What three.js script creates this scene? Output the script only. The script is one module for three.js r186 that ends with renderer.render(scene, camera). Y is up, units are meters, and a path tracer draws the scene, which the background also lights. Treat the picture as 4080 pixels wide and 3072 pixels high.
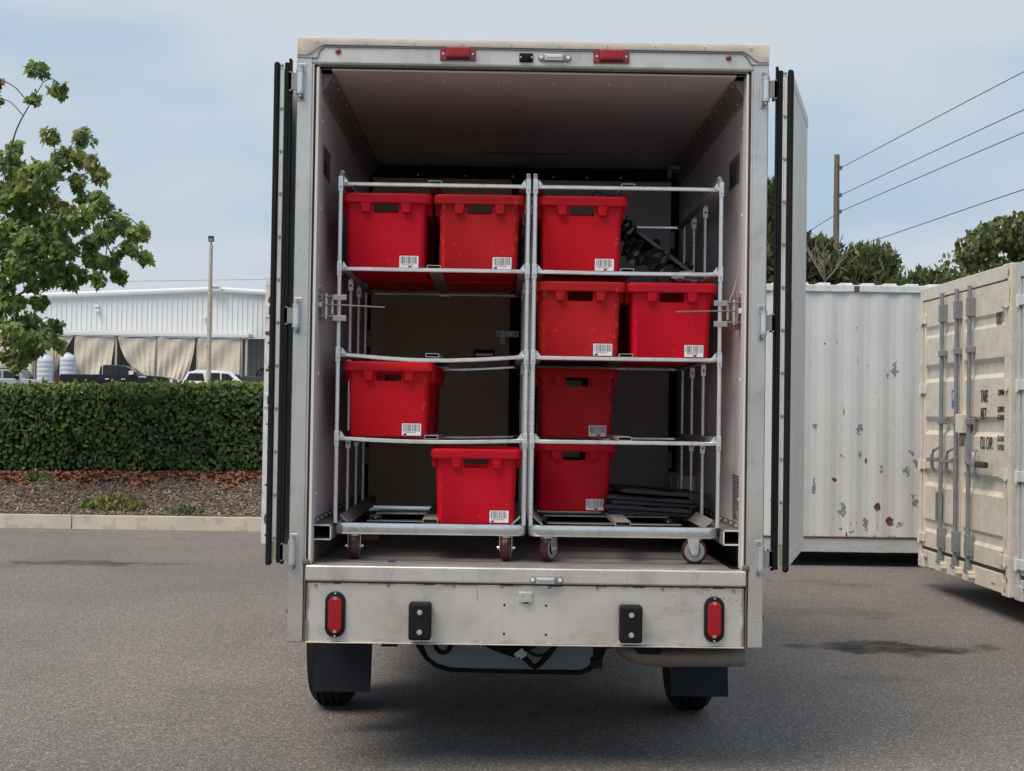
import * as THREE from 'three';
import { RoundedBoxGeometry } from 'three/addons/geometries/RoundedBoxGeometry.js';
import { mergeGeometries, toCreasedNormals } from 'three/addons/utils/BufferGeometryUtils.js';
import { FontLoader } from 'three/addons/loaders/FontLoader.js';
import { TextGeometry } from 'three/addons/geometries/TextGeometry.js';
import { Brush, Evaluator, SUBTRACTION } from 'three-bvh-csg';

// ---------------------------------------------------------------- camera, sky, sun, exposure
const scene = new THREE.Scene();
const D2R = Math.PI / 180;
const camera = new THREE.PerspectiveCamera(2 * Math.atan(1536 / 5800) / D2R, 1024 / 771, 0.1, 600);
camera.position.set(0, 1.55, 0);
camera.rotation.set(1.176 * D2R, -0.494 * D2R, 0.85 * D2R, 'YXZ');
scene.add(camera);
const renderer = new THREE.WebGLRenderer({ antialias: true });
renderer.toneMapping = THREE.LinearToneMapping;
renderer.toneMappingExposure = 1.58;
renderer.shadowMap.enabled = true;

function rngOf(seed) { let a = seed >>> 0; return () => { a = (a + 0x6D2B79F5) >>> 0; let t = a; t = Math.imul(t ^ (t >>> 15), t | 1); t ^= t + Math.imul(t ^ (t >>> 7), t | 61); return ((t ^ (t >>> 14)) >>> 0) / 4294967296; }; }
const lerp = (a, b, t) => a + (b - a) * t, clamp = (x, a = 0, b = 1) => Math.min(b, Math.max(a, x)), sstep = (a, b, x) => { const t = clamp((x - a) / (b - a)); return t * t * (3 - 2 * t); };
function hash2(x, y, s) { let h = Math.imul(x, 374761393) + Math.imul(y, 668265263) + Math.imul(s, 2147483647 ^ 97531); h = Math.imul(h ^ (h >>> 13), 1274126177); return ((h ^ (h >>> 16)) >>> 0) / 4294967296; }
// value noise, tiling over period p cells
function vnoise(x, y, p, s) { const xi = Math.floor(x), yi = Math.floor(y), fx = x - xi, fy = y - yi, u = fx * fx * (3 - 2 * fx), v = fy * fy * (3 - 2 * fy), m = (k) => ((k % p) + p) % p; const a = hash2(m(xi), m(yi), s), b = hash2(m(xi + 1), m(yi), s), c = hash2(m(xi), m(yi + 1), s), d = hash2(m(xi + 1), m(yi + 1), s); return lerp(lerp(a, b, u), lerp(c, d, u), v); }
function fbm(u, v, p, oct, s) { let t = 0, a = 0.5, n = 0; for (let i = 0; i < oct; i++) { t += a * vnoise(u * p, v * p, p, s + i); n += a; p *= 2; a *= 0.5; } return t / n; }
const toS = (x) => x <= 0.0031308 ? x * 12.92 : 1.055 * Math.pow(x, 1 / 2.4) - 0.055;
function tex(w, h, fn, srgb = true, rep = [1, 1]) { // fn(u, v) -> linear rgb
  const d = new Uint8Array(w * h * 4);
  for (let j = 0; j < h; j++) for (let i = 0; i < w; i++) { const c = fn(i / w, j / h), k = (j * w + i) * 4; for (let q = 0; q < 3; q++) d[k + q] = Math.round(255 * clamp(srgb ? toS(c[q]) : c[q])); d[k + 3] = 255; }
  const t = new THREE.DataTexture(d, w, h, THREE.RGBAFormat); t.wrapS = t.wrapT = THREE.RepeatWrapping; t.magFilter = THREE.LinearFilter; t.minFilter = THREE.LinearMipmapLinearFilter; t.generateMipmaps = true;
  if (srgb) t.colorSpace = THREE.SRGBColorSpace; t.repeat.set(rep[0], rep[1]); t.needsUpdate = true; return t;
}

// a pale overcast sky with soft thin streaks of cloud
const SKW = 1024, SKH = 512, skd = new Float32Array(SKW * SKH * 4);
for (let j = 0; j < SKH; j++) {
  const el = ((j + 0.5) / SKH - 0.5) * Math.PI, sy = Math.sin(el), cy = Math.cos(el);
  for (let i = 0; i < SKW; i++) {
    const az = (i + 0.5) / SKW * 2 * Math.PI, k = 1 / (Math.max(sy, 0) + 0.16);
    const px = Math.cos(az) * cy * k * 0.075 + 0.5, py = Math.sin(az) * cy * k * 0.075 + 0.5;
    const n = 0.6 * fbm(px, py * 1.6, 6, 5, 11) + 0.4 * fbm(px * 2.3 + 0.31, py + 0.17, 12, 4, 29) + 0.16 * (fbm(px * 2 + 0.7, py * 5 + 0.2, 14, 5, 47) - 0.5), c = sstep(0.36, 0.60, n);
    const warm = sstep(0.55, 0.75, fbm(px + 0.4, py, 8, 3, 71));
    const r = lerp(0.268, 0.385, c) + 0.012 * warm, g = lerp(0.36, 0.425, c), b = lerp(0.45, 0.468, c), q = (j * SKW + i) * 4;
    skd[q] = r; skd[q + 1] = g; skd[q + 2] = b; skd[q + 3] = 1;
  }
}
const skyTex = new THREE.DataTexture(skd, SKW, SKH, THREE.RGBAFormat, THREE.FloatType);
skyTex.mapping = THREE.EquirectangularReflectionMapping; skyTex.magFilter = THREE.LinearFilter; skyTex.needsUpdate = true;
scene.background = skyTex; scene.environment = skyTex;

const sun = new THREE.DirectionalLight(0xffeedb, 2.0);
sun.position.set(-12, 28, 3); sun.target.position.set(0, 1, -10); sun.castShadow = true; sun.shadow.radius = 60;
sun.shadow.mapSize.set(2048, 2048); Object.assign(sun.shadow.camera, { left: -30, right: 30, top: 40, bottom: -40, near: 1, far: 160 });
scene.add(sun, sun.target);

// ---------------------------------------------------------------- helpers
const V = (x, y, z) => new THREE.Vector3(x, y, z);
function prep(g, crease) { // plain triangles with position, normal and box-mapped uv in metres
  if (g.index) g = g.toNonIndexed();
  for (const k of Object.keys(g.attributes)) if (!['position', 'normal', 'color'].includes(k)) g.deleteAttribute(k);
  if (!g.attributes.normal) g.computeVertexNormals();
  if (crease) g = toCreasedNormals(g, crease);
  const p = g.attributes.position, uv = new Float32Array(p.count * 2), a = V(), b = V(), c = V();
  for (let i = 0; i < p.count; i += 3) {
    a.fromBufferAttribute(p, i); b.fromBufferAttribute(p, i + 1).sub(a); c.fromBufferAttribute(p, i + 2).sub(a); b.cross(c);
    const ax = Math.abs(b.x), ay = Math.abs(b.y), az = Math.abs(b.z);
    for (let k = i; k < i + 3; k++) { const X = p.getX(k), Y = p.getY(k), Z = p.getZ(k); const q = ax > ay && ax > az ? [Z, Y] : ay > az ? [X, Z] : [X, Y]; uv[2 * k] = q[0]; uv[2 * k + 1] = q[1]; }
  }
  g.setAttribute('uv', new THREE.BufferAttribute(uv, 2)); return g;
}
const join = (gs) => { const l = gs.flat().map((g) => g.userData.ready ? g : prep(g)); const out = l.length === 1 ? l[0] : mergeGeometries(l); out.userData.ready = true; return out; };
const ready = (g, crease) => { const o = prep(g, crease); o.userData.ready = true; return o; };
function box(x0, x1, y0, y1, z0, z1, r = 0, seg = 1) { const w = x1 - x0, h = y1 - y0, d = z1 - z0; const g = r ? new RoundedBoxGeometry(w, h, d, seg, Math.min(r, w / 2.02, h / 2.02, d / 2.02)) : new THREE.BoxGeometry(w, h, d); g.translate((x0 + x1) / 2, (y0 + y1) / 2, (z0 + z1) / 2); return ready(g); }
function cyl(r, h, axis, x, y, z, n = 16, r2 = r) { const g = new THREE.CylinderGeometry(r2, r, h, n); if (axis === 'x') g.rotateZ(-Math.PI / 2); if (axis === 'z') g.rotateX(Math.PI / 2); g.translate(x, y, z); return ready(g); }
function bolt(x, y, z, r = 0.006, h = 0.004, axis = 'z', n = 10) { return join([cyl(r, h, axis, x, y, z, n, r * 0.75)]); }
function tube(pts, r, n = 6, seg = 0) { const c = new THREE.CatmullRomCurve3(pts.map((p) => V(...p))); return ready(new THREE.TubeGeometry(c, seg || Math.max(6, pts.length * 4), r, n)); }
// sweep a chamfered bar section (w sideways, h along y) along points
function sweep(pts, w, h, ch = 0.25) {
  const P = pts.map((p) => V(...p)), c = Math.min(w, h) * ch, a = w / 2, b = h / 2, sec = [[a - c, b], [a, b - c], [a, -b + c], [a - c, -b], [-a + c, -b], [-a, -b + c], [-a, b - c], [-a + c, b]], n = 8, pos = [], ring = [];
  P.forEach((p, i) => { const t = V().subVectors(P[Math.min(i + 1, P.length - 1)], P[Math.max(i - 1, 0)]).normalize(); let up = Math.abs(t.y) > 0.9 ? V(0, 0, 1) : V(0, 1, 0); const s = V().crossVectors(t, up).normalize(); up = V().crossVectors(s, t); ring.push(sec.map(([u, v]) => V().copy(p).addScaledVector(s, u).addScaledVector(up, v))); });
  const tri = (A, B, C) => pos.push(A.x, A.y, A.z, B.x, B.y, B.z, C.x, C.y, C.z);
  for (let i = 0; i + 1 < ring.length; i++) for (let k = 0; k < n; k++) { const A = ring[i][k], B = ring[i][(k + 1) % n], C = ring[i + 1][(k + 1) % n], D = ring[i + 1][k]; tri(A, C, B); tri(A, D, C); }
  for (let k = 1; k + 1 < n; k++) { tri(ring[0][0], ring[0][k], ring[0][k + 1]); const R = ring[ring.length - 1]; tri(R[0], R[k + 1], R[k]); }
  const g = new THREE.BufferGeometry(); g.setAttribute('position', new THREE.Float32BufferAttribute(pos, 3)); g.computeVertexNormals(); return ready(g, 0.6);
}
const shp = (pts) => { const s = new THREE.Shape(); pts.forEach(([x, y], i) => i ? s.lineTo(x, y) : s.moveTo(x, y)); s.closePath(); return s; };
function rrect(w, h, r, x = 0, y = 0, C = THREE.Shape) { const s = new C(), a = x - w / 2, b = y - h / 2, c = x + w / 2, d = y + h / 2; s.moveTo(a + r, b); s.lineTo(c - r, b); s.absarc(c - r, b + r, r, -Math.PI / 2, 0); s.lineTo(c, d - r); s.absarc(c - r, d - r, r, 0, Math.PI / 2); s.lineTo(a + r, d); s.absarc(a + r, d - r, r, Math.PI / 2, Math.PI); s.lineTo(a, b + r); s.absarc(a + r, b + r, r, Math.PI, 1.5 * Math.PI); return s; }
const ext = (s, depth, bevel = 0, cs = 6) => { const g = new THREE.ExtrudeGeometry(s, { depth: depth - 2 * bevel, bevelEnabled: bevel > 0, bevelSize: bevel, bevelThickness: bevel, bevelOffset: -bevel, bevelSegments: 2, curveSegments: cs }); g.translate(0, 0, bevel); return g; };
const lathe = (pts, n = 24) => new THREE.LatheGeometry(pts.map(([r, y]) => new THREE.Vector2(r, y)), n);
const move = (g, x, y, z) => { g = g.clone(); g.translate(x, y, z); return g; };
const names = {};
const uniq = (n) => { const k = names[n] = (names[n] ?? -1) + 1; return k ? n + '_' + String(k).padStart(3, '0') : n; };
function add(name, geo, mat, parent) { const m = new THREE.Mesh(Array.isArray(geo) ? join(geo) : geo.userData.ready ? geo : ready(geo), mat); m.name = name; m.castShadow = m.receiveShadow = true; parent.add(m); return m; }
function tag(o, label, category, group, kind) { if (label) o.userData.label = label; if (category) o.userData.category = category; if (group) o.userData.group = group; if (kind) o.userData.kind = kind; return o; }
function thing(name, label, category, x = 0, y = 0, z = 0, group) { const g = new THREE.Group(); g.name = uniq(name); g.position.set(x, y, z); scene.add(g); return tag(g, label, category, group); }
function single(name, geo, mat, label, category, group) { return tag(add(uniq(name), geo, mat, scene), label, category, group); }
function struct(name, geo, mat) { return tag(add(name, geo, mat, scene), null, null, null, 'structure'); }
function copies(name, geo, mat, list, parent, colors) { const m = new THREE.InstancedMesh(geo, mat, list.length); m.name = name; list.forEach((x, i) => m.setMatrixAt(i, x)); if (colors) { const c = new THREE.Color(); colors.forEach((k, i) => m.setColorAt(i, c.setRGB(...k))); } m.castShadow = m.receiveShadow = true; parent.add(m); m.userData.kind = 'stuff'; return m; }
const mat4 = (p, e, s) => new THREE.Matrix4().compose(p, new THREE.Quaternion().setFromEuler(e), s);

// ---------------------------------------------------------------- materials
const rgb = (r, g, b) => new THREE.Color().setRGB(r, g, b);
const S = (r, g, b, rough = 0.6, metal = 0, o = {}) => new THREE.MeshStandardMaterial({ color: rgb(r, g, b), roughness: rough, metalness: metal, ...o });
// soft smudges and streaks on sheet metal (albedo and gloss)
const smudge = tex(512, 512, (u, v) => { const n = fbm(u, v, 5, 5, 3), s = fbm(u * 3, v, 24, 3, 8), f = vnoise(u * 256, v * 256, 256, 5); const k = 0.86 + 0.16 * n + 0.03 * (s - 0.5) + 0.015 * (f - 0.5); return [k, k * 0.985, k * 0.965]; }, false, [1 / 1.1, 1 / 1.1]);
smudge.colorSpace = THREE.NoColorSpace;
const gloss = tex(512, 512, (u, v) => { const n = fbm(u, v, 4, 5, 43), s = fbm(u, v * 4, 16, 3, 18); const k = clamp(0.5 + 0.55 * (n - 0.5) + 0.12 * (s - 0.5)); return [k, k, k]; }, false, [1 / 0.9, 1 / 0.9]);
const grainy = tex(512, 512, (u, v) => { const n = fbm(u, v, 8, 5, 23), f = vnoise(u * 256, v * 256, 256, 15), t = sstep(0.62, 0.72, fbm(u + 0.3, v, 20, 4, 61)); const k = 0.78 + 0.3 * n + 0.12 * (f - 0.5) - 0.12 * t; return [k, k, k]; }, false, [1 / 0.8, 1 / 0.8]);
const K = (r, g, b, rough = 0.6, sp = 0.35, o = {}) => new THREE.MeshPhysicalMaterial({ color: rgb(r, g, b), roughness: rough, specularIntensity: sp, ...o });
// handled sheet steel: cloudy smears, drip marks and fine scratches
const scr = (() => { const r = rngOf(66), l = []; for (let i = 0; i < 46; i++) { const a = (r() - 0.5) * 0.7 + (r() < 0.3 ? 1.57 : 0); l.push([r(), r(), Math.cos(a), Math.sin(a), 0.01 + 0.07 * r() * r(), 0.25 + 0.75 * r()]); } return l; })();
const worn = tex(768, 768, (u, v) => { const n = fbm(u, v, 4, 5, 3), w = sstep(0.5, 0.72, fbm(u * 1 + 0.4, v, 9, 5, 88)), st = sstep(0.58, 0.8, fbm(u, v * 0.25 + 0.1, 36, 4, 118)), f = vnoise(u * 384, v * 384, 384, 5), sp = sstep(0.78, 0.86, vnoise(u * 130, v * 130, 130, 61)) * sstep(0.5, 0.7, fbm(u, v, 6, 3, 19)); let k = 0.80 + 0.24 * n - 0.13 * w - 0.07 * st + 0.02 * (f - 0.5) - 0.12 * sp; for (const [x, y, c, s, h, q] of scr) { const dx = u - x, dy = v - y, a = dx * c + dy * s, b = Math.abs(-dx * s + dy * c); if (Math.abs(a) < h && b < 0.0022) k -= 0.14 * q; } const t = 0.5 * w + 0.5 * st; return [k, k * lerp(0.99, 0.97, t), k * lerp(0.975, 0.935, t)]; }, false, [1 / 1.3, 1 / 1.3]);
const MT = {
  steel: S(0.745, 0.725, 0.69, 0.72, 0.6, { map: worn, roughnessMap: gloss }),
  post: S(0.71, 0.695, 0.665, 0.62, 0.78, { map: worn, roughnessMap: gloss }),
  cream: S(0.74, 0.67, 0.58, 0.7, 0.05, { map: grainy }),
  liner: S(0.70, 0.66, 0.68, 0.3, 0, { map: smudge }),
  ceil: S(0.70, 0.63, 0.645, 0.38, 0, { map: smudge }),
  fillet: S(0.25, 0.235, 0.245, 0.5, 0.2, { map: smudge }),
  tan: S(0.66, 0.48, 0.32, 0.55, 0, { map: smudge }), greyp: S(0.6, 0.55, 0.57, 0.5, 0, { map: smudge }),
  tanline: S(0.38, 0.28, 0.2, 0.7),
  deck: S(0.26, 0.247, 0.24, 0.62, 0.1, { map: grainy }),
  black: K(0.008, 0.008, 0.009, 0.6), rubber: K(0.011, 0.012, 0.0135, 0.62), rubberB: K(0.012, 0.015, 0.022, 0.5, 0.4),
  chrome: S(0.82, 0.82, 0.82, 0.28, 0.9), zinc: S(0.60, 0.61, 0.62, 0.42, 0.8), dull: S(0.30, 0.29, 0.28, 0.55, 0.6),
  galv: S(0.80, 0.82, 0.82, 0.55, 0.7, { map: grainy, roughnessMap: gloss }), galvs: S(0.74, 0.76, 0.77, 0.42, 0.85, { map: grainy, roughnessMap: gloss }), galvd: S(0.42, 0.42, 0.42, 0.6, 0.5, { map: grainy }),
  rustd: S(0.13, 0.085, 0.06, 0.85), dirty: S(0.2, 0.17, 0.14, 0.8, 0.2, { map: grainy }),
  lens: new THREE.MeshPhysicalMaterial({ color: rgb(0.30, 0.003, 0.008), roughness: 0.3, clearcoat: 0.6, clearcoatRoughness: 0.15 }),
  lensd: new THREE.MeshPhysicalMaterial({ color: rgb(0.23, 0.008, 0.014), roughness: 0.28, clearcoat: 0.7, clearcoatRoughness: 0.1 }),
  led: S(0.36, 0.003, 0.009, 0.3), white: S(0.78, 0.78, 0.77, 0.55), pan: S(0.24, 0.26, 0.265, 0.55), offw: S(0.66, 0.64, 0.62, 0.6),
  exh: S(0.27, 0.235, 0.205, 0.6, 0.6, { map: grainy }), tyre: K(0.014, 0.014, 0.014, 0.85, 0.3), caster: S(0.075, 0.014, 0.018, 0.45),
};

// ---------------------------------------------------------------- the setting: asphalt, kerb, mulch bed, far ground
const aspH = new Float32Array(1024 * 1024);
{ const r = rngOf(5); for (let i = 0; i < aspH.length; i++) aspH[i] = 0.35 * r(); for (let k = 0; k < 210000; k++) { const x = Math.floor(r() * 1024), y = Math.floor(r() * 1024), v = 0.45 + 0.55 * r(), big = r() < 0.35; for (const [dx, dy] of big ? [[0, 0], [1, 0], [0, 1], [1, 1]] : [[0, 0]]) aspH[((y + dy) & 1023) * 1024 + ((x + dx) & 1023)] = v; } }
const aspMap = tex(1024, 1024, (u, v) => {
  const i = Math.floor(v * 1024) * 1024 + Math.floor(u * 1024), h = aspH[i], t = hash2(i & 1023, i >> 10, 77), n = fbm(u, v, 5, 5, 91);
  const k = (0.09 + 0.175 * h * h + 0.09 * h) * (0.88 + 0.24 * n), pk = h > 0.45 ? (t - 0.35) * 0.16 : 0;
  return [k * (1.07 + pk), k * 0.985, k * (0.92 - pk * 0.6)];
}, true, [1 / 4.3, 1 / 4.3]);
const aspBump = tex(1024, 1024, (u, v) => { const h = aspH[Math.floor(v * 1024) * 1024 + Math.floor(u * 1024)]; return [h, h, h]; }, false, [1 / 4.3, 1 / 4.3]);
const asphaltMat = S(1, 1, 1, 0.9, 0, { map: aspMap, bumpMap: aspBump, bumpScale: 0.003, vertexColors: true });
function sheet(xs, zs, yf, cf) {
  const g = new THREE.BufferGeometry(), p = [], c = [], id = [], nx = xs.length, nz = zs.length, uv = [];
  for (let j = 0; j < nz; j++) for (let i = 0; i < nx; i++) { p.push(xs[i], yf(xs[i], zs[j]), zs[j]); uv.push(xs[i], zs[j]); if (cf) c.push(...cf(xs[i], zs[j])); }
  for (let j = 0; j + 1 < nz; j++) for (let i = 0; i + 1 < nx; i++) { const a = j * nx + i; id.push(a, a + nx, a + 1, a + 1, a + nx, a + nx + 1); }
  g.setAttribute('position', new THREE.Float32BufferAttribute(p, 3)); g.setAttribute('uv', new THREE.Float32BufferAttribute(uv, 2)); if (cf) g.setAttribute('color', new THREE.Float32BufferAttribute(c, 3)); g.setIndex(id); g.computeVertexNormals(); g.userData.ready = true; return g;
}
const axis = (a, b, s) => { const o = []; const n = Math.ceil((b - a) / s); for (let i = 0; i <= n; i++) o.push(lerp(a, b, i / n)); return o; };
// oil stains and tyre scuffs: [x, z, half length x, half length z, strength]
const stains = [[2.66, -9.93, 0.58, 0.36, 0.85], [2.3, -9.98, 0.35, 0.2, 0.55], [3.1, -9.95, 0.42, 0.24, 0.65], [2.85, -11.7, 0.6, 0.4, 0.24], [3.4, -13.75, 0.5, 0.22, 0.3], [3.0, -14.0, 0.35, 0.1, 0.3], [-4.15, -14.7, 0.75, 0.3, 0.55], [-3.6, -14.75, 0.5, 0.12, 0.3], [-4.9, -14.3, 0.5, 0.15, 0.16], [-1.6, -7.9, 0.25, 0.7, 0.10], [2.35, -8.75, 0.35, 0.16, 0.2], [-5.2, -18.2, 1.5, 0.12, 0.16], [-4.0, -17.6, 1.2, 0.1, 0.12], [0.4, -7.1, 0.6, 0.5, 0.18], [-0.2, -8.2, 0.5, 0.8, 0.2], [1.9, -13.0, 0.5, 0.6, 0.1]];
const aspCol = (x, z) => {
  let k = 0.93 + 0.3 * (fbm(x / 26 + 0.5, z / 26 + 0.5, 7, 5, 31) - 0.5) + 0.10 * (fbm(x / 9 + 9, z / 30 + 9, 12, 4, 37) - 0.5);
  k += 0.12 * sstep(-13.5, -19, z) * fbm(x / 20 + 3, z / 20, 9, 3, 55);
  for (const [sx, sz, a, b, s] of stains) { const d = Math.hypot((x - sx) / a, (z - sz) / b); if (d < 1.8) { const n = fbm(x / 8 + 7, z / 8 + 7, 40, 4, 17), m = sstep(1.0, 0.5, d + 1.5 * (n - 0.5)) * (0.62 + 0.55 * hash2(Math.round(x * 200), Math.round(z * 200), 4)); k *= 1 - s * Math.min(m, 1.1); } }
  k *= 1.1; return [k, k * 0.995, k * 0.985];
};
{
  const xs = [-40, -30, -22, -16, ...axis(-12, -6, 0.3), ...axis(-5.95, 5.5, 0.05), ...axis(6, 12, 0.4), 16, 22, 30, 40], zs = [...axis(-19.14, -15, 0.09), ...axis(-14.95, -6, 0.045), ...axis(-5.6, 4, 0.4), 8, 14, 22, 32, 45];
  const g = sheet(xs, zs.sort((a, b) => a - b), () => 0, aspCol);
  struct('asphalt', g, asphaltMat);
}
struct('ground', sheet([-300, -40, 0, 40, 300], [-300, -60, 0, 45, 300], () => -0.03), S(0.16, 0.155, 0.14, 0.95));
// concrete kerb along the bed
const concMap = tex(512, 256, (u, v) => { const n = fbm(u, v, 6, 5, 7), f = vnoise(u * 256, v * 256, 256, 9), s = sstep(0.6, 0.7, fbm(u + 0.2, v, 14, 4, 19)); const k = 0.36 + 0.16 * n + 0.07 * (f - 0.5) - 0.07 * s; return [k * 1.32, k * 1.2, k * 1.0]; }, true, [1 / 1.7, 1 / 1.7]);
const conc = S(1, 1, 1, 0.9, 0, { map: concMap });
{
  const kerb = new THREE.Group(); kerb.name = 'kerb'; kerb.position.set(0, 0, -19.12); scene.add(kerb); kerb.userData.kind = 'structure';
  const prof = shp([[0, -0.05], [0, 0.12], [-0.02, 0.155], [-0.06, 0.17], [-0.22, 0.172], [-0.22, -0.05]]);
  for (const [x0, x1] of [[-14.2, -11.2], [-11.18, -8.36], [-8.34, -5.512], [-5.495, -2.66], [-2.64, 0.2], [0.22, 3.1], [3.12, 6], [6.02, 9], [9.02, 12]]) { const g = new THREE.ExtrudeGeometry(prof, { depth: x1 - x0, bevelEnabled: false }); g.rotateY(Math.PI / 2); g.translate(x0, 0, 0); add('kerb_block', ready(g, 0.5), conc, kerb); }
}
const bedY = (x, z) => { const t = clamp((-19.34 - z) / 2.9); return 0.15 + 0.40 * sstep(0, 1, t) + 0.05 * (fbm(x / 5 + 3, z / 5 + 3, 6, 4, 13) - 0.5) * sstep(0, 0.15, t) + clamp((x + 7.5) / 4.5) * 0.06 * t; };
const mulchMap = tex(512, 512, (u, v) => { const n = fbm(u, v, 24, 5, 51), m = vnoise(u * 200, v * 128, 128, 4), k = 0.06 + 0.10 * n + 0.10 * m * m; return [k * 1.25, k * 0.98, k * 0.8]; }, true, [1 / 1.3, 1 / 1.3]);
struct('mulch_bed', sheet(axis(-14, 12, 0.12), axis(-24.5, -19.33, 0.1), bedY), S(1, 1, 1, 0.95, 0, { map: mulchMap }));
struct('far_lot', sheet([-130, -60, -20, 20, 60, 130], [-140, -90, -62, -40, -24.4], (x, z) => lerp(0.35, 1.9, sstep(-24.4, -60, z))), S(0.15, 0.145, 0.135, 0.95));
{ // bark chips, leaf litter and a few stones on the bed
  const r = rngOf(77), chip = ready(new THREE.BoxGeometry(0.055, 0.008, 0.016)), A = [], C = [];
  for (let i = 0; i < 15000; i++) { const x = lerp(-9.5, -2, r()), z = -19.36 - 2.7 * Math.pow(r(), 0.8), s = 0.5 + r(); A.push(mat4(V(x, bedY(x, z) + 0.012, z), new THREE.Euler((r() - 0.5) * 1.2, r() * 6.28, (r() - 0.5) * 0.9), V(s, s, s))); const k = 0.07 + 0.27 * r() * r(), w = r() * 0.6; C.push([k * (1.24 + 0.3 * w), k, k * (0.84 - 0.3 * w)]); }
  const m = copies('bark_chips', chip, S(1, 1, 1, 0.95), A, scene, C); tag(m, 'brown and grey bark chips covering the planting bed', 'mulch');
  const lf = ready(new THREE.CircleGeometry(0.035, 6)), B = [], D = [];
  for (let i = 0; i < 8500; i++) { const x = lerp(-9.5, -2, r()), w = fbm(x / 3 + 9, 0.3, 7, 3, 2), z = -22.1 + (0.15 + 1.35 * w) * Math.pow(r(), 0.9) - 0.25 * r(), s = 0.5 + 0.8 * r(); B.push(mat4(V(x, bedY(x, z) + 0.02 + 0.02 * r(), z), new THREE.Euler(-1.57 + (r() - 0.5) * 1.7, (r() - 0.5) * 1.2, r() * 6.28), V(s * 0.7, s * 1.3, s))); const k = 0.11 + 0.17 * r(); D.push([k * 1.35, k * 0.56, k * 0.34]); }
  const m2 = copies('leaf_litter', lf, S(1, 1, 1, 0.9), B, scene, D); tag(m2, 'rust-brown dead leaves drifted under the hedge', 'leaf litter');
  const E2 = [], K2 = [], st = ready(new THREE.IcosahedronGeometry(0.03, 0));
  for (let i = 0; i < 60; i++) { const near = i < 22, x = lerp(-8, -2.6, r()), z = near ? -19.05 + 0.06 * r() : lerp(-19.5, -21.3, r()), s = 0.3 + 0.8 * r() * r(); E2.push(mat4(V(x, near ? 0.008 : bedY(x, z) + 0.015, z), new THREE.Euler(r() * 3, r() * 3, 0), V(s, s * 0.6, s))); const k = near ? 0.3 + 0.3 * r() : 0.25 + 0.3 * r(); K2.push([k, k * 0.97, k * 0.92]); }
  tag(copies('small_stones', st, S(1, 1, 1, 0.9), E2, scene, K2), 'small pale stones scattered along the kerb', 'stones');
}

// ---------------------------------------------------------------- the delivery truck (world coordinates, shifted to its base point)
const T = thing('delivery_truck', 'box delivery truck with rear doors wide open, seen from behind', 'truck', 0.125, 0, -6.2);
const tp = (name, geo, mat, parent = T) => { const g = Array.isArray(geo) ? join(geo) : geo.userData.ready ? geo : ready(geo); return add(name, move(g, -0.125, 0, 6.2), mat, parent); };
const XL = -0.885, XR = 1.135, ZR = -6.2, ZB = -8.6, IL = -0.79, IR = 1.05, CY = 3.02, FL = 0.903;
const mir = (x) => 0.25 - x; // mirror about the truck's centre line
// shell
tp('side_wall', box(XL, XL + 0.03, 0.62, 3.1, -10.4, -6.285), MT.white); tp('side_wall', box(XR - 0.03, XR, 0.62, 3.1, -10.4, -6.285), MT.white);
tp('roof', box(XL, XR, 3.095, 3.145, -10.4, -6.24, 0.01), MT.white);
tp('corner_post', [box(XL, -0.819, 0.575, 3.08, -6.285, ZR, 0.006), box(-0.819, -0.812, 0.9, 3.04, -6.285, -6.207)], MT.post);
tp('corner_post', [box(1.069, XR, 0.575, 3.08, -6.285, ZR, 0.006), box(1.062, 1.069, 0.9, 3.04, -6.285, -6.207)], MT.post);
tp('door_gasket', box(-0.812, -0.803, 0.905, 3.03, -6.28, -6.225), MT.rustd); tp('door_gasket', box(1.053, 1.062, 0.905, 3.03, -6.28, -6.225), MT.rustd);
tp('jamb_trim', box(-0.803, IL, 0.905, 3.03, -6.30, -6.212, 0.003), MT.offw); tp('jamb_trim', box(1.043, 1.053, 0.905, 3.03, -6.30, -6.212, 0.003), MT.offw);
// cream roof cap with cut corners
{ const cap = shp([[-0.885, 3.077], [-0.843, 3.077], [-0.822, 3.088], [-0.79, 3.113], [-0.772, 3.121], [1.022, 3.121], [1.04, 3.113], [1.072, 3.088], [1.093, 3.077], [1.135, 3.077], [1.135, 3.152], [-0.885, 3.152]]);
  const g = ext(cap, 0.03, 0.003); g.translate(0, 0, -6.222); const c = tp('roof_cap', ready(g, 0.6), MT.cream);
  tp('cap_lip', box(-0.85, -0.79, 3.150, 3.157, -6.25, -6.2), MT.white, c); tp('cap_lip', box(1.04, 1.1, 3.150, 3.157, -6.25, -6.2), MT.white, c);
  for (const x of [-0.802, -0.595, -0.388, -0.181, 0.026, 0.233, 0.44, 0.647, 0.854, 1.054]) { const s = tp('cap_screw', cyl(0.0085, 0.004, 'z', x, 3.134, -6.191, 12, 0.007), MT.chrome, c); tp('screw_centre', cyl(0.003, 0.002, 'z', x, 3.134, -6.1885, 6), MT.black, c); } }
const header = tp('header_panel', [box(-0.855, 1.105, 3.04, 3.128, -6.26, -6.204, 0.012, 2), box(-0.80, 1.05, 3.034, 3.045, -6.285, -6.235)], MT.steel);
tp('header_gasket', box(-0.79, 1.04, 3.0285, 3.034, -6.24, -6.222), MT.black);
tp('sealant', sweep([[-0.885, 3.068, -6.198], [-0.80, 3.066, -6.199], [-0.79, 3.098, -6.2], [-0.77, 3.115, -6.2], [-0.2, 3.1165, -6.2], [0.1, 3.1145, -6.2], [0.5, 3.116, -6.2], [1.02, 3.115, -6.2], [1.04, 3.1, -6.2], [1.06, 3.068, -6.199], [1.135, 3.068, -6.198]], 0.006, 0.006), MT.dull);
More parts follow.
